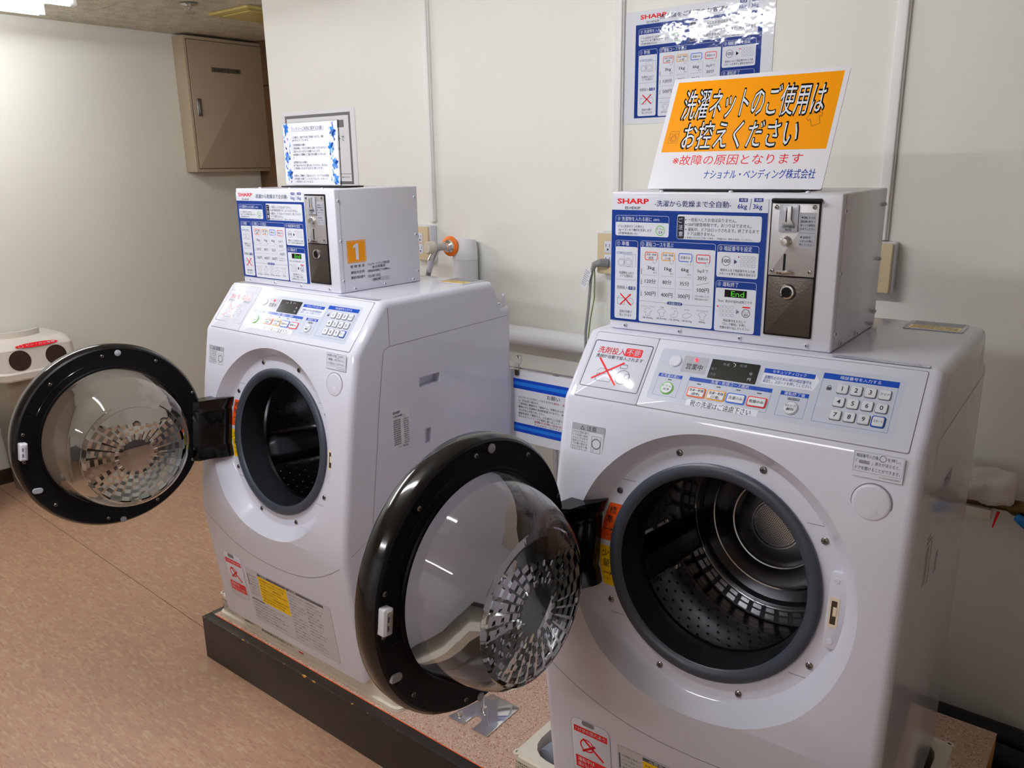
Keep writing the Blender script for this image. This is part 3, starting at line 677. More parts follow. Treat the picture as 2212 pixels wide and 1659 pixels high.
('c',3,'ink',0.1759,0.9993,0.0004,0.0),
('c',3,'ink',0.1776,0.9993,0.0004,0.0),
('c',3,'ink',0.1793,0.9993,0.0004,0.0),
('c',3,'ink',0.181,0.9994,0.0004,0.0),
('c',3,'ink',0.1828,0.9994,0.0004,0.0),
('c',3,'ink',0.1845,0.9994,0.0004,0.0),
('c',3,'ink',0.0947,0.9784,0.0004,0.0),
('c',3,'ink',0.0969,0.9785,0.0004,0.0),
('c',3,'ink',0.099,0.9785,0.0004,0.0),
('c',3,'ink',0.1011,0.9785,0.0004,0.0),
('c',3,'ink',0.1032,0.9786,0.0004,0.0),
('c',3,'ink',0.1053,0.9786,0.0004,0.0),
('c',3,'ink',0.1075,0.9786,0.0004,0.0),
('c',3,'ink',0.1096,0.9786,0.0004,0.0),
('c',3,'ink',0.1117,0.9787,0.0004,0.0),
('c',3,'ink',0.1138,0.9787,0.0004,0.0),
('c',3,'ink',0.1158,0.9787,0.0004,0.0),
('c',3,'ink',0.1179,0.9788,0.0004,0.0),
('c',3,'ink',0.12,0.9788,0.0004,0.0),
('c',3,'ink',0.1221,0.9788,0.0004,0.0),
('c',3,'ink',0.1313,0.979,0.0004,0.0),
('c',3,'ink',0.133,0.979,0.0004,0.0),
('c',3,'ink',0.1347,0.979,0.0004,0.0),
('c',3,'ink',0.1364,0.979,0.0004,0.0),
('c',3,'ink',0.1381,0.9791,0.0004,0.0),
('c',3,'ink',0.1398,0.9791,0.0004,0.0),
('c',3,'ink',0.1415,0.9791,0.0004,0.0),
('c',3,'ink',0.1433,0.9791,0.0004,0.0),
('c',3,'ink',0.145,0.9792,0.0004,0.0),
('c',3,'ink',0.1467,0.9792,0.0004,0.0),
('c',3,'ink',0.1483,0.9792,0.0004,0.0),
('c',3,'ink',0.15,0.9792,0.0004,0.0),
('c',3,'ink',0.1517,0.9792,0.0004,0.0),
('c',3,'ink',0.1534,0.9793,0.0004,0.0),
('c',3,'ink',0.1629,0.9794,0.0004,0.0),
('c',3,'ink',0.1647,0.9794,0.0004,0.0),
('c',3,'ink',0.1664,0.9795,0.0004,0.0),
('c',3,'ink',0.1681,0.9795,0.0004,0.0),
('c',3,'ink',0.1699,0.9795,0.0004,0.0),
('c',3,'ink',0.1716,0.9795,0.0004,0.0),
('c',3,'ink',0.1733,0.9796,0.0004,0.0),
('c',3,'ink',0.175,0.9796,0.0004,0.0),
('c',3,'ink',0.1768,0.9796,0.0004,0.0),
('c',3,'ink',0.1785,0.9796,0.0004,0.0),
('c',3,'ink',0.1802,0.9797,0.0004,0.0),
('c',3,'ink',0.1819,0.9797,0.0004,0.0),
('c',3,'ink',0.1836,0.9797,0.0004,0.0),
('c',3,'ink',0.1853,0.9797,0.0004,0.0),
('l',3,'ink',0.1941,0.9879,0.2168,0.9934,0.0004),
('l',3,'ink',0.0906,0.9542,0.1434,0.9537,0.0004),
('l',3,'ink',0.1711,0.9539,0.2237,0.9546,0.0004),
('rr',3,'navy',0.1432,0.9515,0.1712,0.957,0.004,0.0),
('t',4,'panelwhite','洗濯量の目安',0.146,0.1687,0.954,0.0043,0),
('t',3,'ink','ワイシャツ・ブラウス',0.0947,0.1204,0.9452,0.0024,0),
('t',3,'ink','1枚 約200g',0.0983,0.1176,0.9257,0.0031,0),
('l',3,'grey',0.1047,0.9419,0.1107,0.9424,0.0005),
('l',3,'grey',0.1107,0.9424,0.1157,0.9392,0.0005),
('l',3,'grey',0.1157,0.9392,0.1138,0.9359,0.0005),
('l',3,'grey',0.1138,0.9359,0.1118,0.9371,0.0005),
('l',3,'grey',0.1118,0.9371,0.112,0.9299,0.0005),
('l',3,'grey',0.112,0.9299,0.1041,0.9292,0.0005),
('l',3,'grey',0.1041,0.9292,0.1039,0.9364,0.0005),
('l',3,'grey',0.1039,0.9364,0.102,0.9348,0.0005),
('l',3,'grey',0.102,0.9348,0.0999,0.9378,0.0005),
('l',3,'grey',0.0999,0.9378,0.1047,0.9419,0.0005),
('t',3,'ink','下着',0.1294,0.1371,0.9459,0.0024,0),
('t',3,'ink','1枚 約130g',0.1242,0.1432,0.9266,0.0031,0),
('l',3,'grey',0.1305,0.9426,0.1363,0.9431,0.0005),
('l',3,'grey',0.1363,0.9431,0.1412,0.94,0.0005),
('l',3,'grey',0.1412,0.94,0.1394,0.9367,0.0005),
('l',3,'grey',0.1394,0.9367,0.1374,0.9379,0.0005),
('l',3,'grey',0.1374,0.9379,0.1377,0.9308,0.0005),
('l',3,'grey',0.1377,0.9308,0.13,0.93,0.0005),
('l',3,'grey',0.13,0.93,0.1297,0.9372,0.0005),
('l',3,'grey',0.1297,0.9372,0.1278,0.9357,0.0005),
('l',3,'grey',0.1278,0.9357,0.1258,0.9386,0.0005),
('l',3,'grey',0.1258,0.9386,0.1305,0.9426,0.0005),
('t',3,'ink','くつ下',0.152,0.1625,0.9458,0.0024,0),
('t',3,'ink','1足 約50g',0.1485,0.167,0.9267,0.003,0),
('l',3,'grey',0.1574,0.9424,0.1636,0.9412,0.0005),
('l',3,'grey',0.1636,0.9412,0.1625,0.9327,0.0005),
('l',3,'grey',0.1625,0.9327,0.155,0.9302,0.0005),
('l',3,'grey',0.155,0.9302,0.1506,0.9325,0.0005),
('l',3,'grey',0.1506,0.9325,0.1515,0.9348,0.0005),
('l',3,'grey',0.1515,0.9348,0.1567,0.9357,0.0005),
('l',3,'grey',0.1567,0.9357,0.1574,0.9424,0.0005),
('t',3,'ink','タオル',0.1752,0.1845,0.9456,0.0024,0),
('t',3,'ink','1枚 約70g',0.1713,0.1895,0.9267,0.003,0),
('l',3,'grey',0.1723,0.9358,0.181,0.9406,0.0005),
('l',3,'grey',0.181,0.9406,0.188,0.9391,0.0005),
('l',3,'grey',0.188,0.9391,0.1882,0.936,0.0005),
('l',3,'grey',0.1882,0.936,0.1796,0.9313,0.0005),
('l',3,'grey',0.1796,0.9313,0.1725,0.9328,0.0005),
('l',3,'grey',0.1725,0.9328,0.1723,0.9358,0.0005),
('t',3,'ink','パジャマ(上下)',0.1965,0.2169,0.9464,0.0023,0),
('t',3,'ink','約500g',0.202,0.2129,0.9277,0.003,0),
('l',3,'grey',0.2042,0.9432,0.2096,0.9437,0.0005),
('l',3,'grey',0.2096,0.9437,0.2143,0.9407,0.0005),
('l',3,'grey',0.2143,0.9407,0.2126,0.9375,0.0005),
('l',3,'grey',0.2126,0.9375,0.2108,0.9386,0.0005),
('l',3,'grey',0.2108,0.9386,0.2111,0.9317,0.0005),
('l',3,'grey',0.2111,0.9317,0.2039,0.931,0.0005),
('l',3,'grey',0.2039,0.931,0.2035,0.9379,0.0005),
('l',3,'grey',0.2035,0.9379,0.2018,0.9365,0.0005),
('l',3,'grey',0.2018,0.9365,0.1998,0.9393,0.0005),
('l',3,'grey',0.1998,0.9393,0.2042,0.9432,0.0005),
('ro',3,'panelwhite',0.2281,1.0046,0.296,1.0558,0.004,0.0005),
('rr',2,'panelwhite',0.2283,1.0046,0.2958,1.0446,0.003,0.0),
('t',3,'panelwhite','③ 暗証番号を設定',0.2309,0.2846,1.0502,0.007,0),
('co',3,'ink',0.2434,1.0305,0.0077,0.0007),
('t',3,'ink','100',0.2374,0.2494,1.0305,0.0062,0),
('p',2,'navy',0.2563,1.034,0.2568,1.0259,0.2621,1.0299),
('ro',3,'grey',0.2671,1.0352,0.2723,1.0397,0.0012,0.0004),
('ro',3,'grey',0.2733,1.0352,0.2785,1.0396,0.0012,0.0004),
('ro',3,'grey',0.2795,1.0351,0.2847,1.0395,0.0012,0.0004),
('ro',3,'grey',0.2856,1.035,0.2908,1.0394,0.0012,0.0004),
('ro',3,'grey',0.2674,1.0289,0.2727,1.0334,0.0012,0.0004),
('ro',3,'grey',0.2737,1.0288,0.2789,1.0333,0.0012,0.0004),
('ro',3,'grey',0.2799,1.0288,0.2851,1.0332,0.0012,0.0004),
('ro',3,'grey',0.286,1.0287,0.2912,1.0332,0.0012,0.0004),
('ro',3,'grey',0.2678,1.0226,0.2731,1.027,0.0012,0.0004),
('ro',3,'grey',0.2741,1.0225,0.2793,1.0269,0.0012,0.0004),
('ro',3,'grey',0.2803,1.0225,0.2854,1.0269,0.0012,0.0004),
('ro',3,'blueline',0.2864,1.0224,0.2916,1.0268,0.0012,0.0004),
('c',3,'red',0.264,1.0377,0.0012,0.0),
('t',3,'ink','硬貨を入れて暗証番号を入力後',0.2345,0.2916,1.0158,0.0041,0),
('t',3,'ink','スタートを押すと運転を始めます',0.2326,0.2934,1.0101,0.0041,0),
('ro',3,'panelwhite',0.2285,0.9168,0.2955,0.9988,0.004,0.0005),
('rr',2,'panelwhite',0.2287,0.9168,0.2953,0.9872,0.003,0.0),
('t',3,'panelwhite','④ 運転終了',0.2313,0.266,0.9933,0.007,0),
('r',3,'black',0.2438,0.973,0.2806,0.9849,0.0,0.0),
('t',4,'led','End',0.2546,0.2764,0.9788,0.0086,0),
('t',3,'ink','「End」表示が出れば終了です',0.2327,0.2903,0.9664,0.0041,0),
('ro',3,'grey',0.2364,0.9543,0.2416,0.9587,0.0012,0.0004),
('ro',3,'grey',0.2426,0.9544,0.2478,0.9589,0.0012,0.0004),
('ro',3,'grey',0.2488,0.9545,0.2539,0.959,0.0012,0.0004),
('ro',3,'grey',0.255,0.9546,0.2601,0.9591,0.0012,0.0004),
('ro',3,'grey',0.2368,0.9476,0.2419,0.9521,0.0012,0.0004),
('ro',3,'grey',0.243,0.9478,0.2481,0.9523,0.0012,0.0004),
('ro',3,'grey',0.2492,0.9479,0.2543,0.9524,0.0012,0.0004),
('ro',3,'grey',0.2554,0.9481,0.2605,0.9525,0.0012,0.0004),
('ro',3,'grey',0.2371,0.941,0.2423,0.9455,0.0012,0.0004),
('ro',3,'grey',0.2434,0.9412,0.2485,0.9456,0.0012,0.0004),
('ro',3,'grey',0.2496,0.9413,0.2547,0.9458,0.0012,0.0004),
('ro',3,'blueline',0.2557,0.9415,0.2608,0.9459,0.0012,0.0004),
('c',3,'red',0.2332,0.957,0.0013,0.0),
('p',2,'navy',0.264,0.9544,0.2645,0.9461,0.27,0.9506),
('co',3,'ink',0.2808,0.9491,0.0069,0.0009),
('t',3,'ink','ロック',0.2761,0.2854,0.9506,0.0029,0),
('t',3,'ink','解除',0.2776,0.2844,0.9465,0.0033,0),
('rr',3,'red',0.2744,0.9576,0.2873,0.9598,0.0008,0.0),
('t',3,'ink','暗証番号を入力して',0.244,0.2817,0.9349,0.0041,0),
('t',3,'ink','「ロック解除」を押し',0.2425,0.2826,0.9291,0.0041,0),
('t',3,'ink','衣類を取り出してください',0.2379,0.2884,0.9232,0.0041,0)]
DET=[
('ro',1,'slate',0.0265,0.0195,0.139,0.1105,0.004,0.0016),
('t',3,'red','洗剤投入',0.0381,0.0912,0.0919,0.0123,1),
('rr',2,'red',0.0906,0.0855,0.1223,0.1012,0.003,0),
('t',3,'panelwhite','不要',0.0938,0.1192,0.0934,0.0112,1),
('t',3,'slate','洗剤が自動で投入されます',0.0381,0.1281,0.0803,0.0067,1),
('ro',2,'slate',0.0523,0.0328,0.0819,0.0477,0.001,0.0007),
('l',2,'slate',0.0511,0.0508,0.0553,0.0564,0.0006),
('l',2,'slate',0.0553,0.0564,0.0782,0.0569,0.0006),
('l',2,'slate',0.0782,0.0569,0.075,0.0505,0.0006),
('l',2,'slate',0.0782,0.0569,0.0826,0.0426,0.0006),
('co',2,'slate',0.1018,0.0456,0.0134,0.0008),
('co',2,'slate',0.1094,0.0484,0.0049,0.0007),
('ro',2,'slate',0.0913,0.0615,0.1045,0.0693,0.001,0.0007),
('l',4,'red',0.0468,0.0765,0.0935,0.029,0.0034),
('l',4,'red',0.0445,0.0355,0.0965,0.0725,0.0034)]
CTRL=[
('rr',0,'panelgrey',0.156,0.0161,0.5312,0.1108,0.005,0),
('rr',1,'silver',0.1985,0.072,0.2408,0.1018,0.001,0),
('t',3,'ink','営業中',0.206,0.234,0.0831,0.0102,0),
('rr',1,'black',0.2458,0.068,0.3242,0.1021,0.001,0),
('t',3,'grey','洗濯',0.2651,0.2763,0.0947,0.0044,0),
('l',3,'panelwhite',0.2814,0.0994,0.2863,0.0961,0.0008),
('l',3,'panelwhite',0.2863,0.0961,0.2842,0.0922,0.0008),
('t',3,'grey','乾燥',0.2929,0.3042,0.096,0.0043,0),
('t',3,'grey','残り',0.2482,0.2571,0.0844,0.0044,0),
('t',3,'grey','料金',0.25,0.259,0.075,0.0044,0),
('t',3,'panelwhite','分',0.3111,0.3161,0.0844,0.0048,0),
('t',3,'panelwhite','円',0.3108,0.3158,0.0746,0.0048,0),
('r',1,'headblue',0.1645,0.0582,0.2062,0.0645,0.0,0.0),
('ro',1,'headblue',0.1645,0.0246,0.2062,0.0645,0.001,0.0004),
('t',3,'panelwhite','お洗濯の前に',0.1687,0.202,0.0614,0.0052,0),
('r',1,'headblue',0.2185,0.0585,0.3532,0.0652,0.0,0.0),
('ro',1,'headblue',0.2185,0.0246,0.3532,0.0652,0.001,0.0004),
('t',3,'panelwhite','洗濯・乾燥コース選択',0.2549,0.3168,0.0619,0.0052,0),
('r',1,'headblue',0.3662,0.0582,0.408,0.065,0.0,0.0),
('ro',1,'headblue',0.3662,0.0241,0.408,0.065,0.001,0.0004),
('t',3,'panelwhite','運転終了後',0.3716,0.4026,0.0616,0.0052,0),
('r',1,'headblue',0.42,0.0945,0.5238,0.1039,0.0,0.0),
('ro',1,'headblue',0.42,0.0242,0.5238,0.1039,0.001,0.0004),
('t',3,'panelwhite','暗証番号を入力する',0.444,0.4998,0.0992,0.0052,0),
('p',1,'panelwhite',0.332,0.0718,0.332,0.0988,0.409,0.0988,0.4165,0.0885,0.411,0.0718),
('r',2,'headblue',0.332,0.0905,0.409,0.0985,0,0),
('t',3,'panelwhite','セキュリティロック',0.345,0.396,0.0946,0.0052,0),
('t',3,'headblue','盗難防止のために4桁の暗証番号を',0.3353,0.4064,0.0836,0.0054,1),
('t',3,'headblue','設定し、スタートを押してください。',0.3346,0.4081,0.077,0.0054,1),
('rr',2,'darkgrey',0.1829,0.0535,0.1899,0.0556,0.0004,0.0),
('rr',2,'darkgrey',0.2338,0.0535,0.2408,0.0556,0.0004,0.0),
('rr',2,'darkgrey',0.2667,0.0535,0.2737,0.0556,0.0004,0.0),
('rr',2,'darkgrey',0.2989,0.0535,0.3059,0.0556,0.0004,0.0),
('rr',2,'darkgrey',0.3319,0.0535,0.3389,0.0556,0.0004,0.0),
('rr',2,'darkgrey',0.3785,0.0515,0.3965,0.0556,0.0008,0),
('t',3,'panelwhite','ドアロック中',0.3795,0.3955,0.0536,0.003,0),
('rr',4,'panelwhite',0.2257,0.0155,0.3417,0.026,0.0003,0),
('t',5,'ink','靴の洗濯はご遠慮下さい',0.2335,0.3315,0.0203,0.0098,0),
('rr',2,'darkgrey',0.4288,0.0765,0.4358,0.0815,0.0006,0),
('co',2,'darkgrey',0.4323,0.082,0.0026,0.0009)]
HEAD=(2,12)
# ------------------------------------------------------------------ washing machine (built once, the second is a copy)
XA, XB = .002, .579
AL = math.atan(.1227)
CO = Vector((.2875, -.0093, .545))                    # centre of the door opening
OP = Fr(CO, (1, 0, 0), (0, math.sin(AL), math.cos(AL)))   # its plane leans back; OP.N points out of the machine
PROF = [(-.036, .008), (-.0690, .287), (-.0735, .33), (-.070, .38), (-.055, .48), (-.040, .585), (-.0276, .667), (-.004, .793), (.0, .799), (.078, .8925), (.086, .899), (.10, .900), (.43, .900), (.457, .8985), (.468, .890), (.487, .834), (.493, .831), (.526, .830), (.529, .806), (.529, .008)]
def yfront(z):
    P = PROF[:8]
    for (a, za), (b, zb) in zip(P, P[1:]):
        if za <= z <= zb: return a + (b - a) * (z - za) / (zb - za)
    return P[0][0] if z < P[0][1] else P[-1][0]
def make_body():
    b = MB(); b.prism(PROF, XA, XB, 'white', Fr((0, 0, 0), (0, 1, 0), (0, 0, 1)))
    me = b.mesh('body', smooth=0); bm = bmesh.new(); bm.from_mesh(me)
    ed = [e for e in bm.edges if abs(e.verts[0].co.x - e.verts[1].co.x) < 1e-6]
    bmesh.ops.bevel(bm, geom=ed, offset=.016, segments=5, profile=.5, affect='EDGES', clamp_overlap=False)
    bmesh.ops.recalc_face_normals(bm, faces=bm.faces); bm.to_mesh(me); bm.free()
    o = bpy.data.objects.new('body', me); COL.objects.link(o)
    cuts = []
    c = MB(); c.lathe([(1e-5, 0), (.206, 0), (.2095, .002), (.213, .0065), (.236, .036), (.30, .118), (1e-5, .118)], 'white', OP, seg=96); cuts.append(c)
    c = MB(); c.lathe([(1e-5, .01), (.1765, .01), (.1765, -.05), (.2305, -.058), (.2305, -.42), (1e-5, -.42)], 'gasketdark', OP, seg=64); cuts.append(c)
    c = MB(); c.box(.557, .183, .6845, .60, .2525, .708, 'white'); cuts.append(c)
    c = MB(); c.box(.566, .194, .542, .60, .2165, .579, 'white'); cuts.append(c)
    tmp = []
    for k in cuts:
        q = k.obj('cutter', smooth=0); tmp.append(q)
        md = o.modifiers.new('cut', 'BOOLEAN'); md.operation = 'DIFFERENCE'; md.solver = 'EXACT'; md.object = q; md.material_mode = 'TRANSFER'
    dg = bpy.context.evaluated_depsgraph_get(); me2 = bpy.data.meshes.new_from_object(o.evaluated_get(dg))
    o.modifiers.clear(); o.data = me2; me2.name = 'body'
    for q in tmp: bpy.data.objects.remove(q)
    me2.polygons.foreach_set('use_smooth', [True] * len(me2.polygons)); me2.set_sharp_from_angle(angle=math.radians(24))
    return o
W1 = empty('washing_machine', (0, 0, 0))
body = make_body(); body.parent = W1
for x in (.06, .52):
    for y in (.02, .47): MB().lathe([(0, PZ + .0090), (.026, PZ + .0090), (.026, PZ + .022), (.018, PZ + .03), (.018, .012), (0, .012)], 'rubber', Fr((x, y, 0), (1, 0, 0), (0, 1, 0)), seg=18).obj('foot', W1)
# joints between the sheet metal panels
b = MB(); sw = .0006
def side_strip(pts, w=sw):
    for (y0, z0), (y1, z1) in zip(pts, pts[1:]):
        d = math.hypot(y1 - y0, z1 - z0); ny, nz = -(z1 - z0) / d * w, (y1 - y0) / d * w
        for sx, s in ((XB, 1), (XA, -1)):
            b.add([(sx + s * .00025, y0 - ny, z0 - nz), (sx + s * .00025, y1 - ny, z1 - nz), (sx + s * .00025, y1 + ny, z1 + nz), (sx + s * .00025, y0 + ny, z0 + nz)], [[0, 1, 2, 3]], 'seam')
side_strip([(.096, .884), (.0958, .799), (.1, .7985), (.513, .806)]); side_strip([(.0958, .799), (.080, .793), (.0755, .785), (.0557, .6727), (.037, .5434), (.012, .372)]); side_strip([(.012, .372), (-.052, .345)])
lowz = [(XB - .007, .338), (.572, .330)]
pts = []
for i in range(41):
    x = XA + .006 + (XB - XA - .012) * i / 40; u = abs(x - .2905) / .2825; pts.append((x, .236 + .092 * u ** 2.4))
for (x0, z0), (x1, z1) in zip(pts, pts[1:]):
    b.add([(x0, yfront(z0) - .0004 + (.006 if abs(x0 - .2905) > .275 else 0), z0 - sw), (x1, yfront(z1) - .0004 + (.006 if abs(x1 - .2905) > .275 else 0), z1 - sw), (x1, yfront(z1) - .0004 + (.006 if abs(x1 - .2905) > .275 else 0), z1 + sw), (x0, yfront(z0) - .0004 + (.006 if abs(x0 - .2905) > .275 else 0), z0 + sw)], [[0, 1, 2, 3]], 'seam')
b.obj('panel_joint', W1, smooth=0, fix=False)
MB().rr(.30, .497, .55, .523, .004, .8303, .834, 'steelwhite').obj('rear_ledge', W1)
MB().lathe([(0, 0), (.004, 0), (.004, .03), (0, .03)], 'steelwhite', Fr((.565, .514, .830), (1, 0, 0), (0, 1, 0)), seg=10).obj('locating_pin', W1)
# control panels on the slope
CP = Fr((0, 0, .799), (1, 0, 0), (0, .082, .098))
b = MB(); b.rr(.0245, .0008, .1432, .1262, .003, -.0015, .0012, 'panelw', CP); det = b.obj('detergent_panel', W1, bevel=.0006, label='white plate with a crossed out detergent bottle')
printing('printing', DET, CP, det, base=.0013)
b = MB(); b.rr(.1444, .0008, .5560, .1262, .003, -.0015, .0012, 'panelw', CP); con = b.obj('control_panel', W1, bevel=.0006, label='sloping control panel with buttons and a dark display')
b = MB(); b.rr(.0235, -.0006, .5570, .1275, .0035, -.0015, .0002, 'seam', CP); b.obj('panel_gap', W1, smooth=0)
printing('printing', CTRL, CP, con, base=.0013)
MB().lathe([(0, .0013), (.0105, .0013), (.0105, .0028), (.0092, .0038), (0, .0038)], 'panelw', CP, c=(.1852, .0894), seg=24).obj('power_button', con)
MB().lathe([(0, .0013), (.003, .0013), (.003, .0026), (0, .0032)], 'ledred', CP, c=(.2199, .0957), seg=14).obj('indicator', con, label='small red indicator light')
b = MB(); b.rr(.2462, .0684, .3238, .1017, .001, .0018, .0024, 'blackgloss', CP); b.obj('display_window', con, label='dark display window')
# the display window lies over the print, so its lettering is repeated on the glass
printing('display_print', [i for i in CTRL if i[0] in 'tl' and .245 < i[3 if i[0] == 'l' else 4] < .326 and (i[4] if i[0] == 'l' else i[6]) > .066], CP, con, base=.00245)
def round_button(x, s, col, a, c, r=.0112):
    b = MB(); b.lathe([(0, .0013), (r, .0013), (r, .0022), (r - .0014, .0026)], 'p_' + col, CP, c=(x, s), seg=24); b.lathe([(r - .0014, .0026), (r - .002, .0036), (0, .0036)], 'keycap', CP, c=(x, s), seg=24)
    printing('', [('t', 0, 'ink', a, x - .0075, x + .0075, s + .0032, .0036, 0), ('t', 0, 'ink', c, x - .0055, x + .0055, s - .0026, .0042, 0)], CP, None, base=.0038, obj=False, mb=b); return b
round_button(.1864, .0390, 'green', 'ドラム', '洗浄').obj('drum_wash_button', con, smooth=20, fix=False)
round_button(.3872, .0385, 'silver', 'ロック', '解除').obj('unlock_button', con, smooth=20, fix=False)
for x, col, a, c in ((.2373, 'orange', '洗濯〜乾燥', '(標準)'), (.2702, 'amber', '洗濯〜乾燥', '(少量)'), (.3024, 'blue', '洗濯のみ', ''), (.3354, 'red', '乾燥のみ', '')):
    b = MB(); s = .0393; b.rr(x - .0150, s - .0086, x + .0150, s + .0086, .0028, .0016, .0022, 'p_' + col, CP); b.pillow(x - .0133, s - .0069, x + .0133, s + .0069, .002, .0022, .0034, .0005, 'keycap', CP)
    it = [('t', 0, 'ink', a, x - .0118, x + .0118, s + .003, .0044, 0), ('t', 0, 'ink', c, x - .0068, x + .0068, s - .0034, .0042, 0)] if c else [('t', 0, 'ink', a, x - .011, x + .011, s, .0052, 0)]
    printing('', it, CP, None, base=.0036, obj=False, mb=b); b.obj('course_button', con, smooth=20, fix=False, label=col.replace('amber', 'yellow') + ' edged course button')
for r, row in enumerate(('1 2 3 クリア'.split(), '4 5 6 0'.split(), '7 8 9 スタート'.split())):
    for c, k in enumerate(row):
        x = .4512 + .01925 * c; s = .0808 - .0211 * r; b = MB()
        b.rr(x - .0082, s - .0080, x + .0082, s + .0080, .0028, .0013, .0019, 'p_darkgrey', CP)
        if k == 'スタート': b.rr(x - .0092, s - .0088, x + .0092, s + .0088, .003, .0013, .0023, 'p_headblue', CP)
        b.pillow(x - .0076, s - .0073, x + .0076, s + .0073, .0025, .0018, .0040, .0007, 'keycap', CP)
        printing('', [('t', 0, 'ink', k, x - (.0026 if len(k) == 1 else .0062), x + (.0026 if len(k) == 1 else .0062), s, .0072 if len(k) == 1 else .0042, 1 if len(k) == 1 else 0)], CP, None, base=.0042, obj=False, mb=b)
        b.obj('key', con, smooth=20, fix=False)
# stickers on the top
F = Fr((0, 0, .9003), (1, 0, 0), (0, 1, 0))
b = MB(); b.rr(.423, .0868, .5555, .1015, .001, 0, .0002, 'p_paper', F); st = b.obj('strip_label', W1, smooth=0)
printing('printing', [('ro', 0, 'blueline', .4235, .0875, .555, .101, .0005, .0006)] + lines(.427, .550, .0967, 2, .0052, .0040, 'blueline', 1), F, st, base=.0003)
b = MB(); b.rr(.4605, .372, .5535, .452, .002, 0, .0012, 'panelw', F); st = b.obj('rear_cover', W1, bevel=.0005); b = MB(); b.rr(.468, .378, .548, .410, .0005, .0012, .0015, 'p_yellow', F); b.rr(.468, .410, .548, .446, .0005, .0012, .0015, 'p_slate', F); st2 = b.obj('warning_label', W1, smooth=0, label='yellow and dark warning label')
printing('printing', lines(.472, .544, .403, 3, .009, .006, 'ink', 0), F, st2, base=.0016)
# gasket, drum, lifters
b = MB(); b.lathe([(.1760, -.006), (.1785, .001), (.1785, .0065), (.1735, .0105), (.163, .0095), (.157, .004)], 'gasket', OP, seg=72); b.lathe([(.157, .004), (.1545, -.012), (.152, -.034), (.1505, -.052), (.152, -.060)], 'gasketdark', OP, seg=72); b.obj('gasket', W1, smooth=50, fix=False, label='dark blue grey rubber gasket')
b = MB(); b.lathe([(.152, -.060), (.150, -.066), (.158, -.068), (.209, -.070)], 'drum', OP, seg=64)
b.lathe([(.209, -.070), (.2105, -.10), (.2105, -.335), (.207, -.350)], 'drum', OP, seg=64); b.lathe([(.207, -.350), (.178, -.355), (.175, -.348), (.168, -.348), (.162, -.358), (.137, -.358), (.134, -.350), (.128, -.350), (.10, -.345), (.088, -.334), (.075, -.331), (.05, -.331)], 'drumback', OP, seg=64)
b.lathe([(.1790, -.3560), (.1770, -.3462), (.1745, -.3462), (.1740, -.350)], 'chrome', OP, seg=64); b.lathe([(.1385, -.359), (.1365, -.3485), (.1345, -.3495)], 'chrome', OP, seg=64); b.lathe([(.0905, -.337), (.089, -.3325), (.0865, -.333)], 'drumhi', OP, seg=64); drum = b.obj('drum', W1, smooth=40, fix=False, label='dark stainless steel drum')
# dimples and drain holes punched into the drum
b = MB()
for i in range(60):
    for j in range(9):
        a = 2 * math.pi * (i + .5 * (j % 2)) / 60; d = -.10 - .0245 * j
        u = Vector((math.cos(a), math.sin(a))); F = Fr(OP(u.x * .2098, u.y * .2098, d), OP.U * -u.y + OP.V * u.x, OP.N)
        b.add([F(.0032 * math.cos(k * math.pi / 3), .0032 * math.sin(k * math.pi / 3), -.0002) for k in range(6)] + [F(0, 0, -.0016)], [[k, (k + 1) % 6, 6] for k in range(6)], 'drumhi' if j in (0, 8) else 'drumback')
o = b.obj('dimple', drum, smooth=0); o['kind'] = 'stuff'
b = MB()
for i in range(44):
    a = 2 * math.pi * i / 44
    for rr0, rr1 in ((.193, .203), (.181, .189)):
        p = [OP(r * math.cos(a + s * .045), r * math.sin(a + s * .045), -.3505 + .0012) for r, s in ((rr0, -1), (rr1, -1), (rr1, 1), (rr0, 1))]; b.add(p, [[0, 1, 2, 3]], 'drumhi')
o = b.obj('rim_slot', drum, smooth=0); o['kind'] = 'stuff'
b = MB(); b.lathe([(0, -.329), (.044, -.329), (.046, -.3265), (.049, -.3265), (.051, -.331)], 'drumhi', OP, seg=36)
b.obj('hub_ring', drum)
b = MB(); n = 0
for i in range(-12, 13):
    for j in range(-12, 13):
        x, y = i * .0038 + (.0019 if j % 2 else 0), j * .0033
        if math.hypot(x, y) < .042: b.add([OP(x + .0012 * math.cos(k * math.pi / 2), y + .0012 * math.sin(k * math.pi / 2), -.3286) for k in range(4)], [[0, 1, 2, 3]], 'p_black')
o = b.obj('hub_mesh', drum, smooth=0, fix=False); o['kind'] = 'stuff'
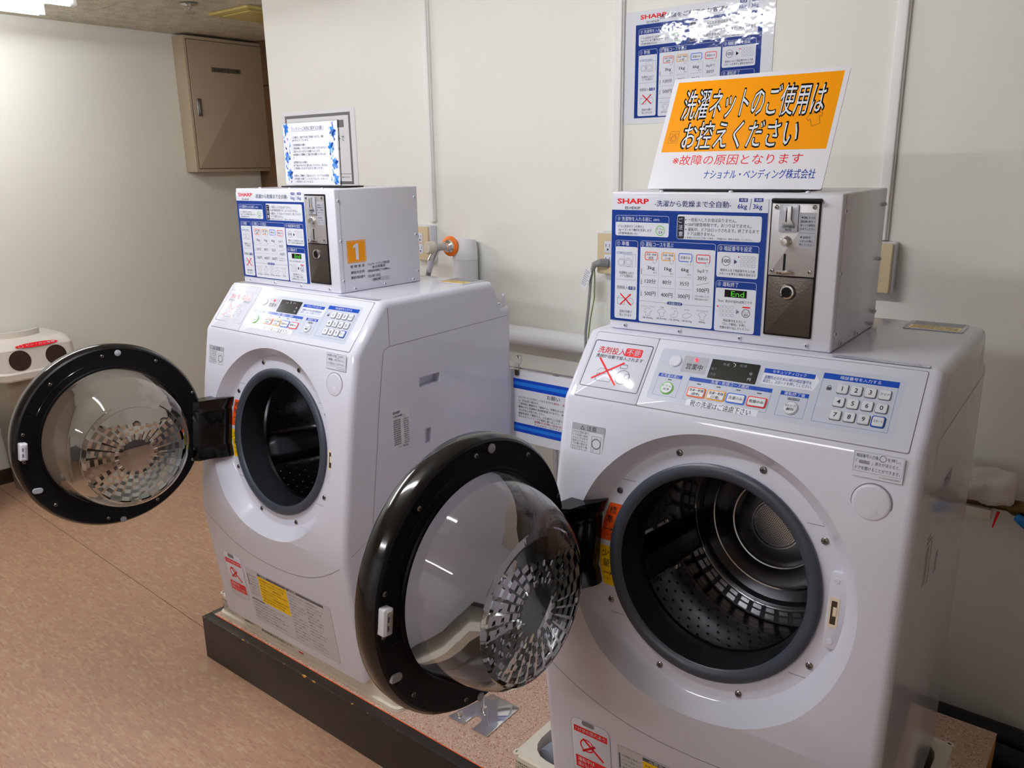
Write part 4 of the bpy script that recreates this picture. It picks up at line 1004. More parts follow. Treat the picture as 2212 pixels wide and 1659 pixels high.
for ang in (202, 322, 82):
    a = math.radians(ang); u = OP.U * math.cos(a) + OP.V * math.sin(a); w = OP.U * -math.sin(a) + OP.V * math.cos(a)
    F = Fr(OP(0, 0, 0), w, -u); F.N = OP.N * -1; b = MB()
    A = [(-.040, -.206), (.040, -.206), (.020, -.160), (-.020, -.160)]; Bq = [(-.034, -.206), (.034, -.206), (.014, -.172), (-.014, -.172)]
    vs = [F.O + w * x + u * -y + OP.N * d for (x, y), d in [(p, -.082) for p in Bq] + [(p, -.10) for p in A] + [(p, -.31) for p in A] + [(p, -.338) for p in Bq]]
    fs = [[3, 2, 1, 0], [12, 13, 14, 15]] + [[k * 4 + i, k * 4 + (i + 1) % 4, (k + 1) * 4 + (i + 1) % 4, (k + 1) * 4 + i] for k in range(3) for i in range(4)]
    b.add(vs, fs, 'lifter'); b.obj('lifter', W1, bevel=.004, label='black drum lifter')
    b = MB()
    for sg in (-1, 1): b.add([F.O + w * (x * sg) + u * .2045 + OP.N * d for x, d in ((.043, -.13), (.085, -.13), (.085, -.29), (.043, -.29))], [[0, 1, 2, 3]], 'chrome')
    b.obj('polished_plate', drum, smooth=0)
# screws round the opening
def screw(fr, u, v, r=.0062, h0=0.0, m='screwm'):
    b = MB(); b.lathe([(0, h0), (r, h0), (r, h0 + .0012), (r * .8, h0 + .0024), (r * .3, h0 + .0030), (0, h0 + .0030)], m, fr, c=(u, v), seg=14)
    for a, c in ((r * .62, r * .13), (r * .13, r * .62)): b.box(u - a, v - c, h0 + .0030, u + a, v + c, h0 + .0033, 'p_ink', fr)
    return b
for a in (69.5, 110.5, 30, 150, 210, 249.5, 290.5, 330):
    screw(OP, .1975 * math.cos(math.radians(a)), .1975 * math.sin(math.radians(a)), .0058, -.0003).obj('screw', W1)
b = MB()
for y in (.108, -.108):
    for x0, x1 in ((-.2035, -.145), (.145, .2035)):
        r0 = math.sqrt(max(0, .1785 ** 2 - y * y)); r1 = math.sqrt(.2085 ** 2 - y * y); s = -1 if x0 < 0 else 1; xa, xb = sorted((s * r0, s * r1)); b.box(xa, y - .0005 + .012 * (1 if y > 0 else -1), -.0002, xb, y + .0005 + .012 * (1 if y > 0 else -1), .00025, 'seam', OP)
b.obj('ring_joint', W1, smooth=0)
# fill level stickers beside the hinge
for name, col, c0, chars in (('standard_level_sticker', 'orange', .0395, '標準'), ('small_level_sticker', 'yellow', -.0395, '少量')):
    b = MB(); A = []
    n = 8; z0, z1 = c0 - .0345, c0 + .0345
    R0, R1 = .1795, .2015
    for R in (R0, R1):
        row = []
        for i in range(n + 1):
            y = z0 + (z1 - z0) * i / n; row.append((-math.sqrt(R * R - y * y), y))
        A += row if R == R0 else row[::-1]
    b.prism(A, -.0001, .0003, 'p_' + ('signorange' if col == 'orange' else 'yellow') if col != 'orange' else 'p_orange', OP); st = b.obj(name, W1, smooth=0)
    cx = lambda y: -math.sqrt(.1905 ** 2 - y * y)
    it = [('t', 0, 'ink', chars[0], cx(c0 + .02) - .0065, cx(c0 + .02) + .0065, c0 + .0215, .013, 0), ('t', 0, 'ink', chars[1], cx(c0) - .0065, cx(c0) + .0065, c0 + .004, .013, 0)]
    ya = c0 - .0135; it += [('l', 0, 'ink', cx(ya) - .0085, ya, cx(ya) + .0085, ya, .0012), ('l', 0, 'ink', cx(ya) + .0085, ya, cx(ya) + .0045, ya + .0035, .0011), ('l', 0, 'ink', cx(ya) + .0085, ya, cx(ya) + .0045, ya - .0035, .0011), ('t', 0, 'ink', 'ここまで', cx(ya) - .008, cx(ya) + .008, c0 - .0235, .0042, 0)]
    printing('printing', it, OP, st, base=.0004)
# door button, latch plate, stickers on the front
FS = math.atan(.150); FF = Fr((0, yfront(.73), .73), (1, 0, 0), (0, math.sin(FS) * .93, math.cos(FS)))
b = MB(); b.lathe([(.0275, -.003), (.0275, .0004), (.0262, .0006), (.0255, -.003)], 'seam', FF, c=(.5195, -.0045), seg=40); b.obj('button_gap', W1)
b = MB(); b.lathe([(.0258, -.003), (.0258, .0008), (.0248, .0018), (.022, .0021), (0, .0021)], 'white', FF, c=(.5195, -.0045), seg=40); b.lathe([(.0085, .0021), (.006, .0026), (0, .0026)], 'white', FF, c=(.521, -.0165), seg=20); b.obj('door_button', W1, smooth=50)
printing('button_lettering', [('t', 0, 'ink', '押-ドア開', .5035, .5375, -.0395, .0085, 1)], FF, W1, base=.0006)
FL = Fr((0, yfront(.728), .728), (1, 0, 0), (0, math.sin(FS), math.cos(FS)))
b = MB(); b.rr(.029, -.030, .0935, .0275, .0015, .0002, .0006, 'p_paper', FL); st = b.obj('caution_sticker', W1, smooth=0, label='small caution sticker with a grey heading')
printing('printing', [('ro', 0, 'grey', .030, -.0225, .0925, .0265, .001, .0005), ('r', 0, 'silver', .0305, .0150, .092, .026, 0, 0), ('t', 1, 'slate', '△ 注意', .046, .078, .0204, .0078, 1), ('t', 1, 'slate', 'けがの恐れあり', .0325, .0640, .0115, .0050, 0)] + lines(.0325, .0625, .0058, 6, .0048, .0036, 'slate', 1, 'ドアを開け閉めするときは手や指をはさまないけがをするおそれがありますとくにお子さまにはご注意ください')
         + [('ro', 1, 'grey', .070, -.0195, .0885, .0095, .001, .0007), ('co', 1, 'grey', .0795, -.0035, .0095, .0022), ('co', 1, 'grey', .0745, -.0155, .002, .0006), ('t', 1, 'grey', 'TCAUHA301QBRZ', .066, .092, -.0262, .0028, 0), ('t', 1, 'grey', '>PET<', .032, .043, -.0262, .0028, 0)], FL, st, base=.0007)
b = MB(); b.rr(.4885, -.0295 + .0, .5545, .0065, .002, .0002, .0006, 'panelw', Fr(FL(0, .0605), FL.U, FL.V)); st = b.obj('lock_sticker', W1, smooth=0, label='outlined sticker above the door button')
F = Fr(FL(0, .0605), FL.U, FL.V)
printing('printing', [('ro', 0, 'grey', .4895, -.0225, .5535, .0058, .0015, .0004), ('t', 1, 'slate', '暗証番号入力後、', .4925, .5225, .0000, .0050, 0), ('co', 1, 'slate', .5268, .0001, .0045, .0007), ('t', 1, 'slate', 'を押し、', .5325, .5495, .0000, .0050, 0), ('t', 1, 'slate', '「', .4925, .4945, -.0085, .0050, 0), ('rr', 1, 'grey', .4965, -.0108, .5105, -.0062, .001, 0), ('t', 2, 'panelwhite', 'ドアロック中', .4972, .5098, -.0085, .0032, 0), ('t', 1, 'slate', '」表示が消えると、', .513, .5495, -.0085, .0050, 0), ('t', 1, 'slate', 'ドアを開けることができます。', .4925, .5505, -.0172, .0050, 0), ('t', 1, 'grey', 'TCAUHA462QBRZ', .524, .552, -.0262, .0028, 0)], F, st, base=.0007)
b = MB(); pts = []
for y in [-.060 + .12 * i / 10 for i in range(11)]: pts.append((math.sqrt(.2150 ** 2 - (y * .9) ** 2), y))
A = [(.1865, -.056), (.1865, .056)]
pl = [(.186 + .004, -.060)] + pts + [(.190, .060), (.186, .055), (.186, -.055)]
b.prism(pl, -.0002, .0060, 'white', OP); lp = b.obj('latch_plate', W1, bevel=.0018)
b = MB(); b.rr(.1895, -.026, .2035, .020, .001, .0060, .0066, 'slotivory', OP); b.rr(.1925, -.021, .2005, .015, .0005, .0066, .0068, 'basebd', OP); b.box(.1955, -.008, .0068, .2005, .006, .0074, 'slotivory', OP); b.obj('latch_slot', lp, smooth=0, label='ivory lined latch slot')
for y in (.046, -.048): MB().lathe([(.0045, .0060), (.004, .0070), (.0, .0070)], 'white', OP, c=(.196, y), seg=14).obj('plate_boss', lp)
# lower front labels
yb, zt = yfront(.02), .02; LW = Fr((0, yfront(.02), .02), (1, 0, 0), (0, yfront(.26) - yfront(.02), .24))
b = MB(); b.rr(.155, .012, .4945, .172, .002, .0003, .0006, 'p_lightgrey', LW); st = b.obj('instruction_label', W1, smooth=0, label='large grey instruction label low on the front')
it = [('r', 0, 'darkgrey', .2045, .161, .3225, .1685, 0, 0), ('r', 0, 'darkgrey', .3245, .161, .468, .1685, 0, 0), ('r', 0, 'yellow', .2050, .083, .3235, .1605, 0, 0), ('t', 1, 'panelwhite', '△警告', .216, .244, .1648, .005, 0), ('t', 1, 'panelwhite', '△注意', .336, .364, .1648, .005, 0), ('r', 0, 'darkgrey', .157, .078, .212, .0815, 0, 0), ('r', 0, 'darkgrey', .157, .12, .160, .155, 0, 0)]
it += lines(.209, .320, .152, 8, .0088, .0052, 'ink', 1, '火災や感電のおそれがあります必ずお守りください修理技術者以外の人は分解しない', (1, .9, .8, 1, .6)) + lines(.328, .390, .152, 15, .0092, .0045, 'darkgrey', 1, frac=(1, .8, .5, .95)) + lines(.396, .460, .152, 15, .0092, .0045, 'darkgrey', 1, frac=(.7, 1, .9, .4)) + lines(.163, .200, .152, 7, .0092, .0045, 'darkgrey', 1) + lines(.160, .320, .070, 6, .0092, .0045, 'darkgrey', 1, frac=(.9, .6, .8)) + [('ro', 0, 'grey', .156, .0125, .4935, .1715, .001, .0005)]
printing('printing', it, LW, st, base=.0007)
b = MB(); b.rr(.058, .060, .140, .192, .014, .0002, .0008, 'panelw', LW); st = b.obj('filter_cover', W1, bevel=.0003, label='rounded filter cover with a red prohibition label')
b2 = MB(); b2.rr(.082, .180, .108, .1905, .004, .0008, .0011, 'seam', LW); b2.obj('finger_notch', st, smooth=0)
printing('printing', [('ro', 0, 'seam', .058, .060, .140, .192, .014, .0006), ('r', 0, 'red', .064, .160, .134, .174, 0, 0), ('t', 1, 'panelwhite', '! けがの恐れあり', .068, .130, .167, .008, 0), ('co', 0, 'red', .090, .134, .015, .003), ('l', 0, 'red', .082, .148, .124, .112, .005), ('l', 0, 'red', .080, .118, .108, .140, .005), ('r', 0, 'red', .064, .076, .134, .104, 0, 0), ('t', 1, 'panelwhite', '運転中は', .069, .104, .096, .009, 0), ('t', 1, 'panelwhite', '開けないでください', .069, .129, .084, .009, 0)], LW, st, base=.0009)
# rating plate on the right side
FSd = Fr((XB, 0, 0), (0, 1, 0), (0, 0, 1))
b = MB(); b.rr(.091, .552, .1465, .650, .001, .0001, .0004, 'p_paper', FSd); st = b.obj('rating_label', W1, smooth=0, label='white rating label on the side')
printing('printing', [('t', 1, 'ink', 'SHARP', .094, .116, .6425, .0062, 2), ('t', 1, 'ink', '全自動洗濯乾燥機', .094, .122, .6335, .0045, 0), ('co', 1, 'ink', .128, .630, .004, .0006)] + lines(.094, .116, .624, 12, .0052, .0036, 'ink', 1, '定格電圧周波数消費電力標準洗濯容量乾燥容量水道水圧質量') + lines(.126, .142, .622, 12, .0052, .0036, 'ink', 1, '100V50/60Hz1100W') + [('t', 1, 'ink', 'シャープ株式会社', .108, .138, .5585, .0048, 0)], FSd, st, base=.0005)
# hinge
b = MB(); HZ = Fr(Vector((0, 0, .545)), (1, 0, 0), (0, 1, 0))
sec = [(.0825, -.004), (.0835, -.016), (.081, -.030), (.074, -.046), (.067, -.066), (.062, -.090), (.052, -.098), (.036, -.094), (.036, -.066), (.042, -.040), (.052, -.018), (.062, -.003)]
hn = []
for z, s in ((-.076, .96), (-.072, 1), (-.052, 1), (-.049, .94), (-.044, .94), (-.041, 1), (.041, 1), (.044, .94), (.049, .94), (.052, 1), (.072, 1), (.076, .96)):
    cur = .2875 - math.sqrt(.2045 ** 2 - z * z) - .083     # the inner edge follows the round opening
    hn.append([(.060 + (x - .060) * s + cur * max(0, (x - .05) / .035), -.048 + (y + .048) * s + z * .1227, .549 + z) for x, y in sec])
loft(b, hn, 'blackgloss'); b.obj('hinge', W1, bevel=0, smooth=35, label='black plastic door hinge')
# door: local X towards the hinge, Y up the hinge axis, Z out of the inner face
def door_matrix(phi):
    p = math.radians(phi); e = Vector((math.cos(p), -math.sin(p) * math.cos(AL), math.sin(p) * math.sin(AL))); t = Vector((0, math.sin(AL), math.cos(AL))); m = (-e).cross(t)
    R = Matrix((-e, t, m)).transposed().to_4x4(); R.translation = (.03627, -.28876, .544); return R
DC = (.004, .040); D0 = Fr((0, 0, 0), (1, 0, 0), (0, 1, 0))
b = MB(); b.lathe([(.1600, -.030), (.1600, .0), (.1612, .0045), (.1655, .0045), (.1670, .0015), (.204, .0010), (.2075, .0022), (.2110, -.001)], 'black', D0, c=DC, seg=96)
b.lathe([(.2110, -.001), (.2155, -.008), (.2170, -.018), (.2150, -.036), (.2060, -.048), (.180, -.056), (.1600, -.056), (.1600, -.030)], 'blackgloss', D0, c=DC, seg=96); door = b.obj('door', W1, smooth=38, fix=False, label='round black framed door standing open'); door.matrix_local = door_matrix(94.24)
def part(mb, name, label=None, **k): return mb.obj(name, door, label=label, **k)
# glass bowl: closed shell with a faceted lower front
RG = [(-.020, .1598, 0), (0, .1598, 0), (.012, .1585, 0), (.035, .1545, -.002), (.060, .1475, -.006), (.082, .1385, -.010), (.096, .1290, -.014), (.1045, .1180, -.017)] + [(.1085 + .0045 * (1 - (r / .108) ** 2), r, -.0195) for r in (.108, .099, .0905, .082, .0735, .065, .0565, .048, .0395, .031, .0225, .014, .006)]
seg = 120; b = MB(); vs = []; n = len(RG)
for inner in (0, 1):
    for k, (d, r, sh) in enumerate(RG):
        rr_ = r - (.0035 if inner and k < 8 else 0); dd = d - (.0040 if inner and k >= 6 else .0015 * inner * (k > 1))
        for i in range(seg):
            a = 2 * math.pi * i / seg; x, y = rr_ * math.cos(a), rr_ * math.sin(a) + sh
            f = 0
            if inner and k >= 8 and y < .050 and r > .046:
                f = .0015 * (1 if ((i // 4) + (k // 1)) % 2 else -1)
            vs.append((DC[0] + x, DC[1] + y, dd + f))
fs = []
for s in (0, 1):
    o0 = s * n * seg
    for k in range(n - 1):
        for i in range(seg):
            q = [o0 + k * seg + i, o0 + k * seg + (i + 1) % seg, o0 + (k + 1) * seg + (i + 1) % seg, o0 + (k + 1) * seg + i]; fs.append(q if not s else q[::-1])
    fs.append([o0 + (n - 1) * seg + i for i in range(seg)][::1 if not s else -1])
fs += [[i, n * seg + i, n * seg + (i + 1) % seg, (i + 1) % seg] for i in range(seg)]
b.add(vs, fs, 'glass'); bowl = part(b, 'glass_bowl', 'clear glass bowl with a faceted front', smooth=40)
for p_ in bowl.data.polygons:                     # the cut facets stay crisp
    q = [bowl.data.vertices[i].co for i in p_.vertices]
    if len(q) == 4 and max(v.z for v in q) - min(v.z for v in q) > .002 and min(v.z for v in q) > .10: p_.use_smooth = False
b = MB(); b.lathe([(.1600, -.048), (.13, -.053), (.09, -.057), (.045, -.059), (.001, -.0595)], 'pane', D0, c=DC, seg=64); part(b, 'outer_pane', 'smoky outer pane', fix=False)
for a, v in ((.0245, .2305), (-.0981, .2129), (.1347, .1744), (.1921, .0683), (.1918, .0074), (.1314, -.101), (.0183, -.156), (-.1883, .1276), (-.1932, .0997), (-.2085, .0718), (-.2085, .0135), (-.1935, -.0165), (-.1885, -.044), (-.098, -.131)):
    part(screw(D0, -a, v, .0042, .0008), 'screw')
for a, v in ((-.0096, .2368), (-.016, -.1652)): part(MB().lathe([(0, .001), (.0072, .001), (.0072, .0032), (.005, .0042), (0, .0042)], 'p_silver', D0, c=(-a, v), seg=16), 'bumper_pad', 'pale round bumper')
part(MB().pillow(-.1671 - .011, -.0612 - .0065, -.1671 + .011, -.0612 + .0065, .0064, .001, .005, .0015, 'p_silver', D0), 'oval_bumper', 'pale oval bumper')
b = MB(); b.pillow(-.1949 - .008, .0331 - .019, -.1949 + .008, .0331 + .019, .002, .001, .016, .003, 'p_paper', D0); b.rr(-.199, .022, -.1955, .030, .0005, .016, .0164, 'p_grey', D0); b.rr(-.199, .035, -.1955, .043, .0005, .016, .0164, 'p_grey', D0); b.rr(-.1935, .020, -.190, .045, .0005, .016, .0164, 'p_silver', D0); part(b, 'latch_hook', 'pale latch hook')
b = MB(); b.lathe([(.1804, .0014), (.181, .0020), (.1816, .0014)], 'blackgloss', D0, c=DC, seg=20, a0=112, a1=158); part(b, 'moulded_rib', fix=False)
for ang in (158, 196, 214):
    c, s = math.cos(math.radians(ang)), math.sin(math.radians(ang)); b = MB()
    b.tube([(DC[0] + c * .178, DC[1] + s * .178, .0012), (DC[0] + c * .206, DC[1] + s * .206, .0012)], .0007, 'blackgloss', 6); part(b, 'moulded_rib', fix=False)
tag(W1, 'front loading coin washing machine with its glass door open, the farther one at left', 'washing machine', 'coin washing machines')
W2 = copy_tree(W1); W2.location = (1.1101, .0066, .0); W2.rotation_euler = (0, 0, math.radians(2.063))
for c in W2.children:
    if c.name.startswith('door') and c.children: c.matrix_local = door_matrix(93.26)
W2['label'] = 'front loading coin washing machine with its glass door open, nearest at right'
# ------------------------------------------------------------------ coin boxes
BX0, BX1, BY0, BY1, BZ0, BZ1 = .0332, .4156, .1039, .3653, .9005, 1.1365
PF = Fr((0, BY0, 0), (1, 0, 0), (0, 0, 1)); SF = Fr((BX1, 0, 0), (0, 1, 0), (0, 0, 1))
C1 = empty('coin_box', (0, 0, 0))
MB().box(BX0, BY0, BZ0, BX1, BY1, BZ1, 'steelwhite').obj('housing', C1, bevel=.003, bseg=3)
ip = MB().rr(.0340, .9150, .3064, 1.1278, .0015, .0001, .0008, 'p_panelwhite', PF).obj('instruction_panel', C1, smooth=0, label='blue and white printed instruction panel')
printing('printing', COIN, PF, ip, base=.0009)
b = MB(); b.rr(.3108, .9195, .3850, 1.1252, .002, .0001, .0022, 'black', PF); unit = b.obj('coin_unit', C1, bevel=.0006, label='black framed coin mechanism')
b = MB(); b.rr(.3132, 1.0135, .3828, 1.1212, .0008, .0022, .0032, 'steel', PF); b.obj('slot_plate', unit, bevel=.0003, label='brushed steel coin plate')
b = MB(); b.rr(.3138, .9222, .3828, 1.0112, .0008, .0022, .0032, 'cashdoor', PF); b.obj('cash_door', unit, bevel=.0003, label='dark grey cash box door')
b = MB(); b.rr(.3252, 1.0800, .3540, 1.1195, .001, .0032, .0062, 'p_silver', PF); b.prism([(.3300, 1.0905), (.3490, 1.0905), (.3440, 1.0985), (.3440, 1.1175), (.3350, 1.1175), (.3350, 1.0985)], .0062, .0095, 'steel', PF); b.rr(.3363, 1.0945, .3383, 1.1165, .0003, .0095, .0097, 'p_black', PF); sl = b.obj('coin_slot', unit, bevel=.0004, label='silver coin slot')
printing('lettering', [('t', 0, 'ink', '100円硬貨', .330, .350, 1.0868, .0035, 0), ('t', 0, 'ink', '専用', .335, .345, 1.0828, .0032, 0)], PF, unit, base=.0063)
b = MB(); b.lathe([(.0085, .0032), (.0085, .0045), (.0062, .0060), (.0062, .012), (.0050, .0145), (0, .0150)], 'chrome', PF, c=(.3375, 1.0655), seg=24); b.obj('return_button', unit, label='chrome coin return button')
b = MB(); b.rr(.3352, 1.0215, .3388, 1.0465, .0004, .0032, .0034, 'p_black', PF); b.obj('return_slot', unit, smooth=0)
MB().tube([PF(.3255, 1.0200, .0075), PF(.330, 1.0193, .0085), PF(.337, 1.0188, .0085), PF(.347, 1.0200, .0085), PF(.353, 1.0190, .0075)], [.0022, .0028, .0028, .0022, .0014], 'chrome', 10).obj('return_lever', unit, label='chrome return lever')
b = MB(); b.lathe([(.0122, .0032), (.0122, .0055), (.0105, .0085), (.0080, .0090)], 'chrome', PF, c=(.3455, .9890), seg=28); b.lathe([(.0080, .0090), (.0078, .0078), (.0035, .0078), (.0032, .0085), (0, .0085)], 'black', PF, c=(.3455, .9890), seg=24); b.obj('cash_lock', unit, label='chrome cylinder lock')
b = MB(); b.rr(.3555, 1.0560, .3795, 1.1085, .0004, .0033, .0035, 'p_silver', PF); st = b.obj('slot_label', unit, smooth=0, label='small printed label beside the slot')
printing('lettering', [('p', 0, 'ink', .3575, 1.1015, .3605, 1.1033, .3605, 1.0997), ('t', 0, 'ink', '運転コースを', .3615, .3785, 1.1010, .0034, 0), ('t', 0, 'ink', '選択後1枚ずつ', .3575, .3785, 1.0955, .0034, 0), ('t', 0, 'ink', 'ゆっくり硬貨を', .3575, .3785, 1.0900, .0034, 0), ('t', 0, 'ink', '入れてください', .3575, .3785, 1.0845, .0034, 0), ('l', 0, 'ink', .3565, 1.0785, .3790, 1.0785, .0003), ('p', 0, 'ink', .3575, 1.0725, .3605, 1.0743, .3605, 1.0707), ('t', 0, 'ink', '返却が', .3625, .3735, 1.0722, .0034, 0), ('t', 0, 'ink', 'つまった時に', .3575, .3775, 1.0667, .0034, 0), ('t', 0, 'ink', '押してください', .3575, .3785, 1.0612, .0034, 0)], PF, unit, base=.0036)
for u, v in ((.3198, 1.1160), (.3761, 1.1166), (.3190, 1.0205), (.3760, 1.0215)): screw(PF, u, v, .0033, .0032, 'chrome').obj('screw', unit)
def boxscrew(fr, u, v): screw(fr, u, v, .0036, 0, 'steelwhite').obj('rivet', C1)
for x in (.0644, .1678, .2728, .3789): boxscrew(PF, x, .9086)
for u, v in ((.113, 1.111), (.1134, 1.020), (.114, .929), (.3534, 1.110), (.3537, 1.019), (.3542, .928), (.1464, .9085), (.2412, .9085), (.3376, .9085)): boxscrew(SF, u, v)
TF = Fr((0, 0, BZ1), (1, 0, 0), (0, 1, 0))
for u in (.12, .24, .36): boxscrew(TF, u, .116)
b = MB(); b.box(.4170 - .0012, BY0 + .013, BZ0 + .002, .4170 - .0011, BY0 + .0136, BZ1 - .003, 'seam'); b.obj('sheet_joint', C1, smooth=0)
tag(C1, 'white coin box with a blue instruction panel on the left machine', 'coin box', 'coin boxes on the machines')
C2 = copy_tree(C1); C2.location = (1.1101, .0066, 0); C2.rotation_euler = (0, 0, math.radians(2.063))
C2['label'] = 'white coin box with a blue instruction panel on the right machine'
# only on the left box: number sticker and operator's lettering
st = MB().rr(.1297, .9678, .1868, 1.0194, .0008, .0002, .0005, 'p_signorange', SF).obj('number_sticker', C1, smooth=0, label='orange square sticker with a white number one')
printing('numeral', [('ro', 0, 'panelwhite', .1318, .9699, .1847, 1.0173, .0005, .0005), ('p', 0, 'panelwhite', .1555, .9745, .1640, .9745, .1640, 1.0120, .1575, 1.0120, .1485, 1.0065, .1485, 1.0010, .1555, 1.0045)], SF, st, base=.0006)
printing('operator_lettering', [('t', 0, 'ink', '管 理 者 名', .1370, .1800, .9592, .0062, 0), ('t', 0, 'ink', 'ナショナル・ベンディング株式会社', .1890, .2605, .9600, .0062, 0), ('t', 0, 'ink', '仙台営業所', .204, .2465, .9525, .0060, 0), ('t', 0, 'ink', '連絡先住所', .1370, .1800, .9455, .0062, 0), ('t', 0, 'ink', '宮城県仙台市若林区六丁の目西町8-10', .1890, .2600, .9440, .0056, 0), ('t', 0, 'ink', '連絡先電話番号', .1370, .1800, .9335, .0062, 0), ('t', 0, 'ink', '022-287-3322', .1890, .2290, .9320, .0058, 0), ('ro', 0, 'ink', .2000, .9188, .2590, .9262, .0036, .0005), ('t', 0, 'ink', '自動販売機統一ステッカー', .2045, .2545, .9225, .0044, 0)], SF, C1, base=.0003)
# only on the right box: thick black hood over the coin unit
MB().rr(.3125, 1.1235, .3865, 1.1290, .0025, .0002, .0085, 'black', PF).obj('rain_hood', C2, bevel=.001, label='black hood over the coin unit')
# ------------------------------------------------------------------ orange sign on the right coin box (frame of the right machine)
t = empty('orange_sign', (1.1101, .0066, 0), math.radians(2.063)); z0 = BZ1
SH = Fr((.0845, .134, z0 + .0042), (1, 0, 0), (.0065, .080, .1805)); w, h = .289, .1965
b = MB(); b.box(.112, .123, z0 + .0005, .345, .235, z0 + .0035, 'black'); b.obj('stand_base', t, bevel=.0008, label='flat black stand base')
b = MB(); b.rr(0, 0, w, h, .004, -.0016, -.0004, 'acrylic', SH); b.obj('acrylic_back', t)
b = MB(); b.rr(0, 0, w, h, .003, -.0003, .0003, 'lam', SH); sh = b.obj('sheet', t, smooth=0, label='laminated orange and white notice sheet')
ox0, ox1, oy0, oy1 = .0065, .280, .063, .187
shr = lambda x, y: (x, y)
it = [('r', 0, 'signorange', .0085, .0645, .2815, .1895, 0, 0)]
for s, x0, x1, y, hh in (('洗濯ネットのご使用は', .029, .262, .1465, .048), ('お控えください', .042, .233, .0915, .044)):
    it += [('t', 1, 'black', s, x0 - .0012, x1 + .0012, y, hh * 1.03, 3), ('t', 2, 'panelwhite', s, x0, x1, y, hh, 0)]
it += [('t', 1, 'red', '※故障の原因となります', .034, .250, .0495, .0165, 0), ('t', 1, 'signblue', 'ナショナル・ベンディング株式会社', .096, .275, .0245, .0145, 1)]
it += [('ro', 1, 'ink', .0165, .0805, .0335, .1015, .001, .0005), ('l', 1, 'ink', .0165, .0965, .0335, .0965, .0005), ('co', 1, 'ink', .025, .0885, .006, .0006), ('co', 1, 'ink', .025, .0885, .004, .0005)]
ts = [(-6, 11), (-2, 10), (2, 10), (6, 11), (12, 6), (10, 1), (6.5, 3), (6.5, -10), (-6.5, -10), (-6.5, 3), (-10, 1), (-12, 6)]; rot = lambda x, y: (.254 + (x * .94 - y * .34) * .001, .113 - (-x * .34 - y * .94) * .001)
ts = [rot(*p) for p in ts]; it += [('l', 1, 'ink', *ts[i], *ts[(i + 1) % len(ts)], .0006) for i in range(len(ts))]
printing('printing', it, SH, sh, base=.0004)
tag(t, 'orange notice sheet leaning back on a stand atop the right coin box', 'sign')
# ------------------------------------------------------------------ flowered card in an acrylic stand on the left coin box
t = empty('card_stand', (.118, .197, z0)); FC = Fr((0, 0, .006), (1, 0, 0), (0, .02, .99)); w, h = .209, .148
b = MB(); b.box(-.006, -.012, .0005, .236, .05, .0040, 'black'); b.obj('stand_base', t, bevel=.0008, label='black stand base')
b = MB(); b.rr(-.002, -.001, w + .003, h + .002, .002, -.0030, -.0006, 'acrylic', FC); b.obj('acrylic_panel', t)
b = MB(); b.rr(0, 0, w, h, .001, -.0004, .0002, 'p_paper', FC); sh = b.obj('card', t, smooth=0, label='white card with blue watercolour flowers down both sides')
it = [('t', 1, 'slate', 'ランドリーご利用に関するお願い', .035, .160, .134, .0085, 0), ('l', 1, 'grey', .035, .1285, .160, .1285, .0006)]
for s, x1, y in (('この度は、当ホテルをご利用いただき、誠に', .160, .114), ('ありがとうございます。', .100, .107), ('ご利用時間のお願い', .088, .096), ('ご利用の際は、できるだけ静かにお使いくださいますよう', .166, .088), ('ご協力くださいますようお願いいたします。', .142, .0805), ('お客様のご理解とご協力をお願いいたしま', .162, .073), ('す。', .041, .0655), ('洗濯物取り出しのお願い', .090, .0545), ('終了後はすみやかに取り出してください、皆さまに', .168, .047), ('ご利用いただけますと幸いです。', .150, .040), ('皆様のご理解とご協力により、すべてのお客様', .170, .0225), ('が快適にお過ごしいただけるよう、スタッフ', .164, .015), ('一同努めてまいります。', .110, .008)):
    it.append(('t', 1, 'slate', s, .036, x1, y, .0052, 1))
rs = random.Random(3)
def petal(cx, cy, L, wd, a, col):
    pts = []; n = 8
    for i in range(n + 1): u = i / n; pts.append((u * L - L / 2, wd * math.sin(math.pi * u) ** .8))
    for i in range(n - 1, 0, -1): u = i / n; pts.append((u * L - L / 2, -wd * math.sin(math.pi * u) ** .8))
    c, s = math.cos(a), math.sin(a); return ('p', rs.randint(1, 3), col) + tuple(k for x, y in pts for k in (cx + x * c - y * s, cy + x * s + y * c))
for x0, big in ((.014, [(.012, .136, 3), (.020, .026, 2), (.014, .068, 1)]), (.190, [(.192, .124, 2), (.184, .088, 1), (.196, .014, 3), (.196, .050, 2)])):
    for cx, cy, k in big:
        for j in range(7): a = j * .9 + rs.random(); it.append(petal(cx + .005 * math.cos(a), cy + .006 * math.sin(a), .016, .0042, a, ('flower1', 'flower3', 'flower2', 'flower1', 'skyblue')[(j + k) % 5]))
    for j in range(26): it.append(petal(x0 + rs.uniform(-.010, .012), .008 + j * .0054, rs.uniform(.006, .011), rs.uniform(.0014, .0026), rs.uniform(.9, 2.3), ('flower2', 'flower1', 'flower3')[j % 3]))
it = [i for i in it if i[0] != 'p' or all(.0015 < v < w - .001 for v in i[3::2])]
printing('printing', it, FC, sh, base=.0003)
tag(t, 'white card with blue flower borders in an acrylic stand atop the left coin box', 'card stand')
